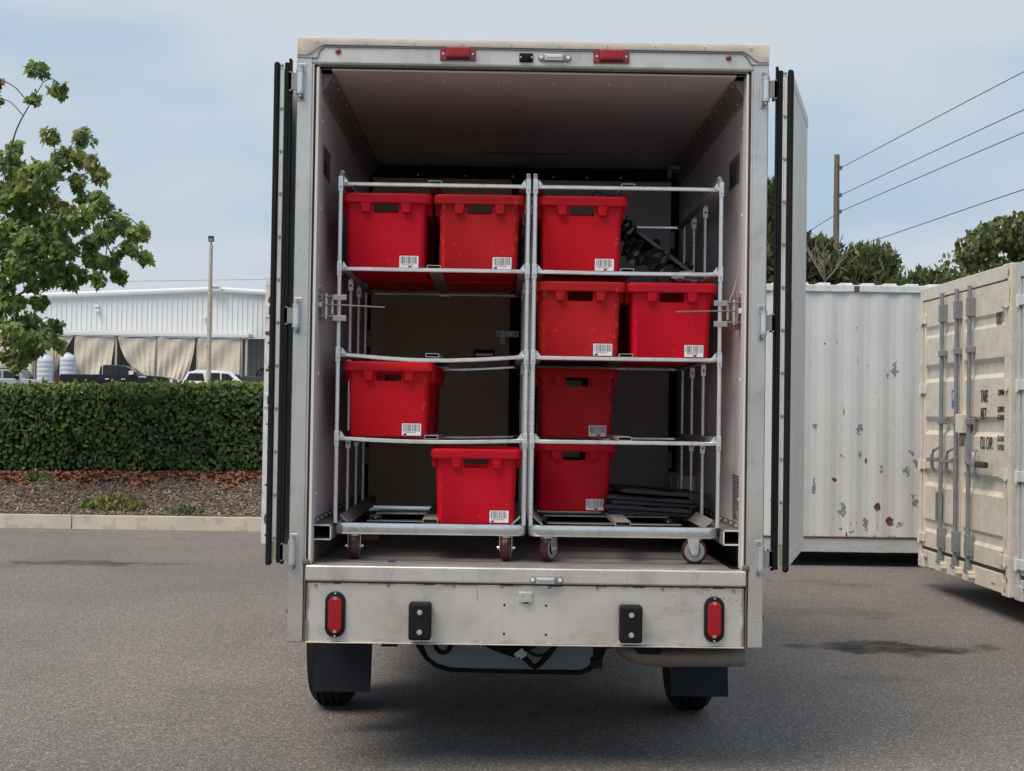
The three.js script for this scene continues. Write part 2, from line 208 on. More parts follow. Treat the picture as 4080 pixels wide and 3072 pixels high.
const sill = tp('sill', [box(-0.811, 1.061, 0.836, 0.904, -6.30, -6.185, 0.009, 2)], MT.steel);
tp('sill_gap', box(-0.80, 1.05, 0.827, 0.837, -6.28, -6.206), MT.rustd);
// rear panel paint: cloudy steel with rust creeping in from the welded ends, brown specks and the outline of a missing plate
const panelMap = tex(1536, 256, (u, v) => {
  const x = -0.82 + 1.89 * u, y = 0.565 + 0.275 * v, n = fbm(u, v * 0.18, 14, 5, 9), w = sstep(0.52, 0.74, fbm(u + 0.3, v * 0.2, 26, 4, 27)), f = vnoise(u * 1400, v * 220, 4096, 2); let k = 0.83 + 0.2 * n - 0.09 * w + 0.015 * (f - 0.5), c = [k, k * (0.985 - 0.02 * w), k * (0.965 - 0.05 * w)];
  const e = Math.min(x + 0.806, 1.056 - x), m = 0.006 + 0.02 * fbm(u, v * 0.4, 16, 3, 5); let r = 0.75 * sstep(m, m * 0.2, e); r = Math.max(r, 0.7 * sstep(0.012, 0.0, 0.829 - y) * sstep(0.5, 0.7, fbm(u, 0.3, 40, 3, 12)));
  if (x > 0.7 && y > 0.69) r = Math.max(r, 0.45 * sstep(0.74, 0.82, vnoise(u * 420, v * 70, 4096, 6)) * sstep(0.45, 0.6, fbm(u, v, 30, 3, 88))); if (x > 0.25 && x < 0.75) r = Math.max(r, 0.3 * sstep(0.8, 0.86, vnoise(u * 420, v * 70, 4096, 16)) * sstep(0.45, 0.6, fbm(u, v, 30, 3, 48)));
  if (x > -0.01 && x < 0.245 && y < 0.783) c = c.map((q) => q * 1.035); if (Math.abs(y - 0.7835) < 0.0011 && x > -0.02 && x < 0.25) c = c.map((q) => q * 0.86); if (Math.abs(x + 0.085 - (0.82 - y) * 0.1) < 0.0016 && y > 0.755 && y < 0.812) c = c.map((q) => q * 0.5);
  if (y < 0.6) r = Math.max(r, 0.25 * sstep(0.55, 0.7, fbm(u, 0.6, 30, 4, 51)) * sstep(0.6, 0.585, y));
  return [lerp(c[0], 0.2, r), lerp(c[1], 0.125, r), lerp(c[2], 0.07, r)];
}, false);
panelMap.repeat.set(1 / 1.89, 1 / 0.275); panelMap.offset.set(0.82 / 1.89, -0.565 / 0.275 + 3);
const panel = tp('rear_panel', box(-0.806, 1.056, 0.58, 0.829, -6.23, -6.2, 0.004), S(0.745, 0.72, 0.685, 0.72, 0.6, { map: panelMap, roughnessMap: gloss })); tp('panel_lip', box(-0.806, 1.056, 0.574, 0.5795, -6.24, -6.192, 0.002), MT.steel, panel);
for (const x of [-0.8125, 1.0625]) tp('weld_seam', sweep([[x, 0.577, -6.203], [x + 0.001, 0.65, -6.202], [x - 0.001, 0.72, -6.203], [x, 0.80, -6.201], [x, 0.9, -6.2]], 0.008, 0.008), MT.rustd);
for (const x of [-0.809, 1.059]) tp('sealant_lump', ready(new THREE.SphereGeometry(0.016, 10, 8).scale(1.1, 1.0, 0.7).translate(x, 0.913, -6.2)), S(0.15, 0.115, 0.065, 0.9));
for (const [x, y] of [[-0.766, .817], [-0.459, .82], [-0.18, .822], [0.023, .823], [0.226, .821], [0.428, .822], [0.707, .82], [1.01, .818]]) { tp('rivet', cyl(0.0078, 0.006, 'z', x, y, -6.198, 10, 0.0055), MT.dull, panel); }
for (const [x, w] of [[-0.69, 0.03], [-0.31, 0.05], [0.03, 0.04], [0.23, 0.05], [0.58, 0.05], [0.92, 0.05]]) tp('rust_slot', box(x, x + w, 0.825, 0.829, -6.21, -6.1985), S(0.1, 0.055, 0.03, 0.9), panel);
for (const [x, y] of [[0.035, .744], [0.035, .622], [0.212, .744], [0.213, .621]]) tp('bolt_hole', box(x - 0.0045, x + 0.0045, y - 0.0045, y + 0.0045, -6.203, -6.1992), MT.black, panel);
{ const b = tp('plate_bracket', [box(0.096, 0.155, 0.757, 0.802, -6.2, -6.190, 0.003)], MT.galv, panel); for (const x of [0.108, 0.143]) tp('screw', cyl(0.005, 0.006, 'z', x, 0.792, -6.188, 8), MT.chrome, b); tp('slot', box(0.115, 0.137, 0.753, 0.7575, -6.199, -6.189), MT.black, b); }
// lamps
for (const s of [-0.6815, mir(-0.6815) - 0.005]) {
  const g = ext(rrect(0.086, 0.194, 0.0425), 0.016, 0.005, 10); g.translate(s, 0.696, -6.2); const L = tp('tail_light', ready(g, 0.6), MT.rubber);
  const l = ext(rrect(0.058, 0.154, 0.0285), 0.011, 0.004, 10); l.translate(s, 0.696, -6.190); tp('lens', ready(l, 0.6), MT.lens, L);
  for (let r = 0; r < 5; r++) for (const c of [-1, 1]) { const e = ext(rrect(0.023, 0.023, 0.004), 0.002, 0.0006, 3); e.translate(s + c * 0.0125, 0.696 + (r - 2) * 0.0255, -6.1796); tp('led_cell', ready(e), MT.led, L); }
  for (const y of [0.626, 0.766]) tp('clip', box(s - 0.007, s + 0.007, y - 0.006, y + 0.006, -6.183, -6.178), S(0.5, 0.22, 0.16, 0.4), L);
  for (const y of [0.606, 0.786]) tp('screw', cyl(0.0045, 0.004, 'z', s, y, -6.1835, 10), MT.chrome, L);
}
for (const [x0, x1] of [[-0.275, -0.122], [0.381, 0.535]]) {
  const L = tp('clearance_light', box(x0, x1, 3.063, 3.118, -6.205, -6.19, 0.003), MT.lensd), m = (x0 + x1) / 2;
  tp('lens', [box(m - 0.052, m + 0.052, 3.070, 3.116, -6.192, -6.165, 0.006, 2)], MT.lensd, L); tp('lens_face', box(m - 0.044, m + 0.046, 3.077, 3.112, -6.17, -6.163, 0.003), S(0.36, 0.02, 0.025, 0.35), L);
  for (let i = 0; i < 5; i++) for (let j = 0; j < 2; j++) tp('led_cell', box(m - 0.036 + i * 0.0165, m - 0.025 + i * 0.0165, 3.082 + j * 0.015, 3.092 + j * 0.015, -6.1635, -6.1622), MT.led, L);
  for (const x of [m - 0.063, m + 0.063]) tp('screw', cyl(0.005, 0.005, 'z', x, 3.09, -6.1885, 10), MT.offw, L);
}
for (const x of [-0.711, mir(-0.711)]) { const L = tp('marker_light', cyl(0.0155, 0.006, 'z', x, 3.096, -6.202, 20, 0.014), S(0.4, 0.36, 0.34, 0.6)); tp('lens', ready(new THREE.SphereGeometry(0.0112, 14, 10).scale(1, 1, 0.6).translate(x, 3.096, -6.199)), MT.lensd, L); }
{ const c = tp('reversing_camera', box(0.064, 0.123, 3.062, 3.1, -6.206, -6.192, 0.004), MT.rubber); tp('hood', [box(0.08, 0.108, 3.064, 3.09, -6.194, -6.176, 0.004)], MT.black, c); for (const x of [0.07, 0.117]) tp('screw', cyl(0.004, 0.003, 'z', x, 3.082, -6.191, 8), MT.zinc, c); }
for (const [cx, cy, z] of [[0.2155, 3.084, -6.204], [0.2105, 0.8545, -6.185]]) {
  const g = ext(rrect(0.142, 0.036, 0.0175), 0.008, 0.003); g.translate(cx, cy, z); const L = tp('plate_lamp', ready(g, 0.6), MT.dull);
  tp('lamp_hood', box(cx - 0.044, cx + 0.036, cy - 0.016, cy + 0.012, z + 0.006, z + 0.02, 0.004), MT.zinc, L); tp('lamp_tube', box(cx - 0.036, cx + 0.028, cy - 0.004, cy + 0.006, z + 0.018, z + 0.023, 0.002), MT.chrome, L);
  for (const x of [cx - 0.058, cx + 0.058]) tp('screw', cyl(0.009, 0.005, 'z', x, cy, z + 0.009, 12, 0.007), MT.white, L);
}
for (const cx of [-0.32, 0.569]) {
  const b = tp('dock_bumper', box(cx - 0.0475, cx + 0.0475, 0.6, 0.756, -6.2, -6.125, 0.012, 3), MT.rubber);
  for (const y of [0.635, 0.718]) { tp('bolt_recess', cyl(0.0155, 0.004, 'z', cx, y, -6.126, 16), MT.black, b); const w = tp('bolt', [cyl(0.0115, 0.003, 'z', cx, y, -6.1235, 16), cyl(0.0078, 0.009, 'z', cx, y, -6.119, 6)], MT.zinc, b); }
}
for (const x of [XL - 0.003, XR + 0.003]) tp('side_marker', box(x - 0.005, x + 0.005, 0.695, 0.715, -6.26, -6.22, 0.003), MT.lens);
// hinges on the posts
const doorA = [XL - 0.022, 0], hingeY = [[2.878, 3.04], [1.882, 2.038], [0.88, 1.035]];
for (const s of [-1, 1]) for (const [y0, y1] of hingeY) {
  const X = (x) => s < 0 ? x : mir(x), bb = (a, b, ...r) => box(Math.min(X(a), X(b)), Math.max(X(a), X(b)), ...r);
  const h = tp('door_hinge', bb(-0.880, -0.846, y0, y1, -6.2, -6.194, 0.002), MT.zinc); const bx2 = X(-0.868);
  tp('barrel', cyl(0.0145, y1 - y0 - 0.07, 'y', bx2, (y0 + y1) / 2, -6.178, 16), MT.chrome, h);
  for (const y of [y1 - 0.034, y0 + 0.034]) tp('knuckle', cyl(0.0165, 0.014, 'y', bx2, y, -6.178, 14), MT.zinc, h);
  tp('hinge_pin', cyl(0.008, 0.012, 'y', bx2, y0 + 0.021, -6.178, 10), MT.zinc, h);
  tp('hinge_arm', [bb(-0.915, -0.868, y0 + 0.045, y1 - 0.045, -6.186, -6.176), bb(-0.915, -0.905, y0 + 0.04, y1 - 0.04, -6.235, -6.176)], MT.dull, h);
  for (const y of [y0 + 0.014, y1 - 0.017]) tp('bolt', [cyl(0.0105, 0.004, 'z', X(-0.862), y, -6.192, 14), cyl(0.006, 0.007, 'z', X(-0.862), y, -6.189, 6)], MT.dull, h);
}
// open doors: local frame runs back from the hinge edge; u = thickness (outwards), w = depth
function door(x, ang, s) {
  const D = new THREE.Group(); D.name = 'rear_door'; D.position.set(x - 0.125, 0, 0.0); D.rotation.y = ang; T.add(D);
  const H0 = 0.925, H1 = 3.03, W = 0.92, t = 0.072, X = (a, b) => s < 0 ? [-b, -a] : [a, b], bb = (a, b, ...r) => box(...X(a, b), ...r);
  const q = (n, g, m) => add(n, g, m, D);
  q('door_panel', [bb(0.008, t - 0.008, H0 + 0.01, H1 - 0.01, -W, -0.006)], MT.white);
  q('door_skin', [bb(t - 0.008, t, H0 + 0.055, H1 - 0.055, -W, -0.03), bb(t - 0.008, t + 0.003, H1 - 0.055, H1 - 0.008, -W, -0.03, 0.002), bb(t - 0.008, t + 0.003, H0, H0 + 0.055, -W, -0.03, 0.002)], S(0.70, 0.67, 0.62, 0.5, 0.1, { map: smudge }));
  q('inner_skin', [bb(0, 0.008, H0 + 0.01, H1 - 0.01, -W, -0.03)], S(0.5, 0.54, 0.58, 0.3, 0.6, { map: smudge, roughnessMap: gloss }));
  q('edge_strip', [bb(0.029, 0.049, H0 - 0.005, H1 - 0.02, -0.02, 0.002, 0.002), bb(0.032, 0.035, H0 - 0.004, H1 - 0.022, -0.0, 0.005)], MT.steel);
  q('door_seal', [bb(-0.002, 0.010, H0 - 0.02, H1 + 0.03, -0.03, 0.012, 0.004), bb(0.010, 0.029, H0 - 0.015, H1 + 0.014, -0.03, 0.003, 0.004), bb(0.012, 0.018, H0 - 0.015, H1 + 0.01, -0.0, 0.009)], MT.rubber);
  q('door_seal', [bb(0.049, 0.074, H0 - 0.025, H1 + 0.015, -0.035, 0.014, 0.011, 3)], MT.rubber);
  for (let i = 0; i < 12; i++) { const y = H0 + 0.09 + i * 0.183, c = (X(0.039, 0.039))[0]; q('strip_bolt', [cyl(0.008, 0.003, 'z', c, y, 0.0035, 12), cyl(0.0048, 0.006, 'z', c, y, 0.006, 6)], MT.dull); }
  q('mud_stain', [bb(0.031, 0.047, H0 + 0.0, H0 + 0.075, -0.019, 0.0027)], S(0.2, 0.21, 0.11, 0.95));
  if (s > 0) q('latch_plate', [bb(t, t + 0.006, 1.955, 2.06, -0.075, -0.02, 0.002)], MT.cream);
}
door(-0.908, 0.02, -1); door(1.166, -0.275, 1);
// interior
tp('wall_liner', box(IL - 0.012, IL, 1.066, 2.94, ZB, -6.3), MT.liner); tp('wall_liner', box(IR, IR + 0.012, 1.066, 2.94, ZB, -6.3), MT.liner);
tp('trim_strip', box(IL - 0.002, IL + 0.001, 1.066, 2.94, -6.40, -6.3), MT.liner); tp('trim_strip', box(IR - 0.001, IR + 0.002, 1.066, 2.94, -6.40, -6.3), MT.liner);
tp('ceiling_liner', box(IL + 0.05, IR - 0.05, CY, CY + 0.008, ZB, -6.232), MT.ceil);
for (const s of [-1, 1]) {
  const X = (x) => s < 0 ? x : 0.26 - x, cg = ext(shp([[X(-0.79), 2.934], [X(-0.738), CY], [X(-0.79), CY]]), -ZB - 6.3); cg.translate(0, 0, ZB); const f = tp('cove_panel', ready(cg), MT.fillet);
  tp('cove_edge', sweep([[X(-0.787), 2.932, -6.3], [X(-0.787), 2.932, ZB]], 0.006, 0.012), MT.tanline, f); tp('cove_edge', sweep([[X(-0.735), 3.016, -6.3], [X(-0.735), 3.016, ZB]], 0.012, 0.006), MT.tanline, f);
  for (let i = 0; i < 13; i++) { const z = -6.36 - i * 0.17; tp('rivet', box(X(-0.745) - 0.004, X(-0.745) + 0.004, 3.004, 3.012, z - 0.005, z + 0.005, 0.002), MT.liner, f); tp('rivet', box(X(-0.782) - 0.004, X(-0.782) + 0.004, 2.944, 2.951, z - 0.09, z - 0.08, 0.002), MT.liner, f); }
}
for (let i = 0; i < 6; i++) tp('rivet', box(-0.52 + i * 0.245, -0.508 + i * 0.245, CY - 0.004, CY + 0.001, -6.42, -6.41), MT.offw);
for (const x of [IL + 0.002, IR - 0.002]) for (const y of [1.2, 1.72, 2.1, 2.44, 2.82]) tp('rivet', box(x - 0.003, x + 0.003, y - 0.006, y + 0.006, -6.345, -6.335, 0.002), MT.white);
tp('deck', box(-0.80, 1.06, 0.86, FL, ZB, -6.215, 0.003), MT.deck);
// hollow side rails above the floor
for (const s of [-1, 1]) {
  const X = (x) => s < 0 ? x : 0.26 - x, bb = (a, b, ...r) => box(Math.min(X(a), X(b)), Math.max(X(a), X(b)), ...r);
  const L = tp('side_rail', [bb(-0.79, -0.716, 1.062, 1.067, ZB, -6.29), bb(-0.72, -0.716, 1.008, 1.066, ZB, -6.29), bb(-0.79, -0.716, 1.003, 1.008, ZB, -6.29)], MT.dull);
  tp('rail_end', [bb(-0.795, -0.716, 1.0625, 1.068, -6.292, -6.286), bb(-0.7205, -0.7155, 1.003, 1.068, -6.292, -6.286), bb(-0.795, -0.716, 1.002, 1.0075, -6.292, -6.286)], MT.offw, L);
  tp('rail_flange', bb(-0.79, -0.785, 1.067, 1.095, ZB, -6.3), MT.dull, L);
  for (let i = 0; i < 8; i++) tp('bolt', cyl(0.007, 0.008, 'x', X(-0.782), 1.082, -6.36 - i * 0.15, 8), MT.zinc, L);
  tp('kick_plate', bb(-0.80, -0.795, FL, 1.003, ZB, -6.29), s < 0 ? MT.dirty : MT.black); tp('kick_foot', bb(-0.80, -0.745, FL, FL + 0.004, ZB, -6.25), s < 0 ? MT.dirty : MT.black);
}
tp('floor_block', box(-0.72, -0.6, FL + 0.002, 1.0, -7.42, -7.4), S(0.3, 0.22, 0.16, 0.8, 0, { map: grainy }));
// bulkhead with two sliding panels
tp('bulkhead', box(-0.80, 1.06, FL, CY, ZB - 0.03, ZB), MT.black);
const tanP = tp('bulkhead_panel', box(-0.765, 0.055, 0.96, 2.945, ZB, ZB + 0.012, 0.002), MT.tan), greyP = tp('bulkhead_panel', box(0.222, 1.0, 0.96, 2.945, ZB, ZB + 0.012, 0.002), MT.greyp);
for (const x of [-0.78, -0.5, -0.22, 0.06, 0.3, 0.5, 0.7, 0.98]) tp('rivet', cyl(0.006, 0.004, 'z', x, 2.965, ZB + 0.002, 8), MT.zinc);
tp('panel_latch', [box(-0.025, 0.11, 2.01, 2.05, ZB + 0.012, ZB + 0.03, 0.004), box(0.0, 0.03, 1.965, 2.05, ZB + 0.03, ZB + 0.042, 0.003)], MT.zinc, tanP);
{ const h = tp('recessed_handle', box(-0.155, -0.03, 1.872, 1.935, ZB + 0.012, ZB + 0.02, 0.003), MT.black, tanP); tp('handle_bar', box(-0.145, -0.04, 1.895, 1.915, ZB + 0.02, ZB + 0.035, 0.005), MT.zinc, tanP); }
for (const [x, y, pn] of [[-0.775, 1.99, tanP], [-0.775, 1.3, tanP], [1.01, 2.6, greyP], [1.01, 1.3, greyP]]) tp('panel_hinge', box(x - 0.014, x + 0.014, y - 0.05, y + 0.05, ZB + 0.012, ZB + 0.02, 0.002), MT.dull, pn);
for (const [x, y] of [[-0.01, 2.03], [0.015, 2.0], [0.015, 1.98], [0.09, 2.03]]) tp('latch_bolt', cyl(0.006, 0.008, 'z', x, y, ZB + 0.045, 8), MT.black, tanP);
tp('dome_light', box(-0.09, 0.36, CY - 0.016, CY, -8.08, -8.02, 0.004), MT.fillet);
tp('ceiling_bracket', [box(0.93, 0.99, 2.94, 2.96, -8.2, -8.1), box(0.93, 0.95, 2.90, 2.95, -8.2, -8.15)], MT.dull);
tp('junction_box', [box(0.955, 1.05, 1.07, 1.24, -8.35, -7.75, 0.006), box(0.948, 0.956, 1.08, 1.23, -8.05, -8.0)], MT.offw);
tp('stay_cable', tube([[1.046, 2.36, -6.34], [1.044, 2.3, -6.34], [1.03, 2.15, -6.36], [1.0, 2.06, -6.36]], 0.0022, 5), MT.zinc);
tp('hose', tube([[1.0, 1.72, -8.3], [0.985, 1.6, -8.28], [0.98, 1.45, -8.27], [0.99, 1.36, -8.28], [1.0, 1.45, -8.3]], 0.012, 8), MT.black);
// door hold-back catches on both jambs
for (const s of [-1, 1]) {
  const X = (x) => s < 0 ? x : 0.258 - x, bb = (a, b, ...r) => box(Math.min(X(a), X(b)), Math.max(X(a), X(b)), ...r);
  const c = tp('cart_catch', [bb(-0.79, -0.784, 1.955, 2.085, -6.37, -6.29, 0.002), bb(-0.784, -0.725, 1.966, 1.971, -6.34, -6.295), bb(-0.784, -0.725, 2.052, 2.057, -6.34, -6.295)], MT.dull);
  tp('roller', cyl(0.0085, 0.08, 'y', X(-0.757), 2.012, -6.31, 14), MT.zinc, c); tp('roller', cyl(0.006, 0.07, 'y', X(-0.73), 2.012, -6.315, 12), MT.zinc, c);
  tp('roller_bolt', [cyl(0.007, 0.008, 'y', X(-0.757), 2.061, -6.31, 8), cyl(0.007, 0.008, 'y', X(-0.757), 1.962, -6.31, 8)], MT.chrome, c);
  for (const [y, h] of [[2.049, 0.024], [1.959, 0.025]]) { const g = box(-0.03, 0.03, -h / 2, h / 2, -0.003, 0.003, 0.0028, 2); g.translate(X(-0.696), y, -6.292); tp('paddle', g, S(0.36, 0.345, 0.35, 0.5, 0.5), c); }
  tp('release_rod', sweep([[X(-0.79), 2.018, -6.292], [X(-0.7), 2.016, -6.286], [X(-0.5), 2.008, -6.282]], 0.007, 0.006), MT.exh, c);
  tp('rod_end', cyl(0.009, 0.022, 'y', X(-0.781), 2.018, -6.29, 10), MT.offw, c);
  for (const y of [1.95, 2.088]) tp('bracket_tab', bb(-0.79, -0.768, y - 0.012, y + 0.012, -6.36, -6.335), MT.dull, c);
  if (s < 0) tp('pull_ring', move(ready(new THREE.TorusGeometry(0.013, 0.0024, 8, 20)), X(-0.785), 2.052, -6.284), MT.zinc, c);
}
// stickers on the side walls
function sticker(x, y0, y1, z0, z1, draw, cw, ch, parent) { const cv = document.createElement('canvas'); cv.width = cw; cv.height = ch; const k = cv.getContext('2d'); draw(k, cw, ch); const t = new THREE.CanvasTexture(cv); t.colorSpace = THREE.SRGBColorSpace; const g = new THREE.PlaneGeometry(Math.abs(z1 - z0), y1 - y0); g.rotateY(x < 0 ? Math.PI / 2 : -Math.PI / 2); g.translate(x - 0.125, (y0 + y1) / 2, (z0 + z1) / 2 + 6.2); g.userData.ready = true; return add('sticker', g, new THREE.MeshStandardMaterial({ map: t, roughness: 0.5 }), parent); }
const codeDraw = (txt) => (k, w, h) => { k.fillStyle = '#6a6468'; k.fillRect(0, 0, w, h); k.fillStyle = '#15151a'; k.font = 'bold 46px sans-serif'; k.fillText(txt, 4, h * 0.42, w - 8); k.fillRect(w * 0.12, h * 0.52, w * 0.3, h * 0.45); k.fillStyle = '#3c3a40'; k.fillRect(w * 0.5, h * 0.52, w * 0.2, h * 0.45); };
sticker(IL + 0.0025, 2.60, 2.73, -6.38, -6.64, codeDraw('K023242'), 256, 128, T); sticker(IR - 0.0025, 2.60, 2.73, -6.42, -6.70, codeDraw('K023242'), 256, 128, T);
sticker(IR - 0.0025, 1.10, 1.30, -6.33, -6.50, (k, w, h) => { k.fillStyle = '#9b949b'; k.fillRect(0, 0, w, h); k.fillStyle = '#22222a'; k.fillRect(0, 0, w, 5); k.fillRect(0, h * 0.72, w, 5); const r = rngOf(4); for (let y = 0.06; y < 0.7; y += 0.055) for (let x = 0.05; x < 0.9;) { const a = 0.04 + 0.2 * r(); k.fillRect(x * w, y * h, Math.min(a, 0.95 - x) * w, h * 0.03); x += a + 0.03; } for (let y = 0.78; y < 0.98; y += 0.05) k.fillRect(0.1 * w, y * h, (0.4 + 0.4 * r()) * w, h * 0.03); k.fillStyle = '#a3541f'; k.fillRect(w * 0.6, h * 0.14, w * 0.3, h * 0.05); }, 128, 192, T);
// running gear
tp('chassis_rail', box(-0.36, -0.28, 0.56, 0.72, -12.4, -6.5), MT.black); tp('chassis_rail', box(0.53, 0.61, 0.56, 0.72, -12.4, -6.5), MT.black); tp('body_underside', box(-0.86, 1.11, 0.70, 0.86, -10.4, -6.3), MT.black);
tp('rear_axle', [cyl(0.055, 1.7, 'x', 0.105, 0.385, -7.8, 12), ready(new THREE.SphereGeometry(0.16, 14, 10).translate(0.105, 0.40, -7.8))], MT.black);
for (const x of [-0.34, 0.57]) tp('leaf_spring', sweep([[x, 0.5, -7.0], [x, 0.40, -7.4], [x, 0.35, -7.8], [x, 0.40, -8.2], [x, 0.5, -8.6]], 0.07, 0.05), MT.black);
tp('crossmember', [box(-0.5, -0.43, 0.53, 0.6, -6.9, -6.4), box(0.62, 0.72, 0.52, 0.6, -6.7, -6.35)], MT.black);
for (const [x, z] of [[-0.855, -7.8], [1.03, -7.8], [-0.78, -11.3], [1.03, -11.3]]) {
  const R = 0.385, w = 0.106, pr = [[0.2, -w + 0.02], [0.27, -w], [0.33, -w - 0.004], [R - 0.03, -w + 0.012], [R - 0.008, -w + 0.035]];
  for (const c of [-0.056, -0.019, 0.019, 0.056]) pr.push([R, c - 0.006], [R - 0.01, c - 0.005], [R - 0.01, c + 0.005], [R, c + 0.006]);
  pr.push([R - 0.008, w - 0.035], [R - 0.03, w - 0.012], [0.33, w + 0.004], [0.27, w], [0.2, w - 0.02]);
  const g = lathe(pr, 48); g.rotateZ(Math.PI / 2); g.translate(x, R, z); const W = tp('wheel', ready(g, 0.5), MT.tyre);
  const sip = []; for (let a = 0; a < 48; a++) { const q = a / 48 * 6.283; for (const c of [-0.0375, 0, 0.0375]) { const b = box(-0.011, 0.011, -0.0022, 0.0022, R - 0.004, R + 0.0006); b.rotateX(q + c * 2); b.translate(x + c, R, z); sip.push(b); } }
  tp('tread_sipe', sip, MT.black, W); tp('rim', [cyl(0.2, 0.18, 'x', x, R, z, 24)], MT.dull, W);
}
for (const [x0, x1, tl] of [[-0.867, -0.592, 0.008], [0.846, 1.122, -0.004]]) { const g = box(x0, x1, 0.208, 0.64, -7.105, -7.095); const p = g.attributes.position; for (let i = 0; i < p.count; i++) { const u = (p.getX(i) - x0) / (x1 - x0), v = (0.64 - p.getY(i)) / 0.43; p.setZ(i, p.getZ(i) + 0.05 * v * v + 0.02 * Math.sin(u * 3)); p.setX(i, p.getX(i) - tl * v); } g.computeVertexNormals(); tp('mud_flap', g, MT.rubberB); }
{ const s = shp([[-0.36, 0.62], [-0.36, 0.42], [-0.335, 0.355], [-0.29, 0.318], [-0.22, 0.30], [-0.1, 0.295], [0.42, 0.295], [0.455, 0.31], [0.48, 0.34], [0.51, 0.42], [0.51, 0.62]]); const g = ext(s, 0.7, 0.02); g.translate(0, 0, -7.9); const t = tp('fuel_tank', ready(g, 0.7), MT.pan);
  tp('tank_strap', sweep([[-0.375, 0.62, -7.24], [-0.375, 0.42, -7.24], [-0.345, 0.35, -7.24], [-0.295, 0.31, -7.24], [-0.22, 0.29, -7.24], [0.42, 0.284, -7.24], [0.468, 0.302, -7.24], [0.495, 0.335, -7.24], [0.525, 0.42, -7.24], [0.525, 0.62, -7.24]], 0.06, 0.022), MT.black, t); }
for (const [pts, r] of [[[[-0.3, 0.6, -7.1], [-0.3, 0.46, -7.12], [-0.28, 0.40, -7.12], [-0.245, 0.39, -7.12], [-0.22, 0.42, -7.12], [-0.215, 0.6, -7.1]], 0.012], [[[-0.14, 0.6, -7.0], [-0.06, 0.45, -7.1], [0.05, 0.40, -7.1], [0.14, 0.375, -7.1], [0.19, 0.33, -7.1], [0.24, 0.37, -7.1], [0.31, 0.47, -7.1], [0.36, 0.6, -7.05]], 0.014], [[[-0.12, 0.6, -7.02], [0.0, 0.43, -7.08], [0.1, 0.42, -7.08], [0.2, 0.45, -7.08], [0.28, 0.6, -7.05]], 0.018], [[[0.1, 0.6, -7.0], [0.16, 0.41, -7.07], [0.22, 0.39, -7.07], [0.3, 0.46, -7.07], [0.33, 0.6, -7.03]], 0.007], [[[-0.09, 0.6, -7.0], [-0.075, 0.46, -7.05], [-0.07, 0.42, -7.08]], 0.0028], [[[0.24, 0.47, -7.04], [0.18, 0.455, -7.05], [0.14, 0.46, -7.05]], 0.003]]) tp('wiring', tube(pts, r, 8), r < 0.004 ? MT.offw : MT.black);
{ const g = join([box(-0.025, 0.025, -0.015, 0.012, -0.005, 0.005, 0.003), box(-0.012, 0.028, -0.03, -0.012, -0.004, 0.006, 0.003)]); g.rotateZ(0.6); g.translate(0.115, 0.405, -7.05); tp('connector', g, MT.offw); }
tp('tailpipe', [tube([[0.56, 0.60, -6.9], [0.565, 0.55, -6.68], [0.61, 0.50, -6.53], [0.70, 0.487, -6.5], [0.9, 0.488, -6.5], [1.045, 0.489, -6.5]], 0.0445, 18, 40), cyl(0.0435, 0.068, 'x', 1.074, 0.489, -6.5, 20), cyl(0.0465, 0.006, 'x', 1.042, 0.489, -6.5, 20)], MT.exh);
tp('hanger', [box(0.44, 0.47, 0.44, 0.58, -6.6, -6.57), box(0.43, 0.48, 0.42, 0.46, -6.62, -6.55)], MT.black);
// cab ahead of the box, hidden from behind
{ const s = shp([[-0.9, 0.55], [1.5, 0.55], [1.52, 1.15], [1.25, 1.3], [0.75, 2.15], [0.45, 2.35], [-0.9, 2.4]]); const g = ext(s, 1.9, 0.04); g.rotateY(Math.PI / 2); g.translate(-0.825, 0, -11.3); tp('cab', ready(g, 0.5), MT.white); for (const x of [-0.832, 1.082]) tp('cab_window', box(x - 0.003, x + 0.003, 1.45, 2.1, -11.75, -10.9, 0.003), MT.black); }

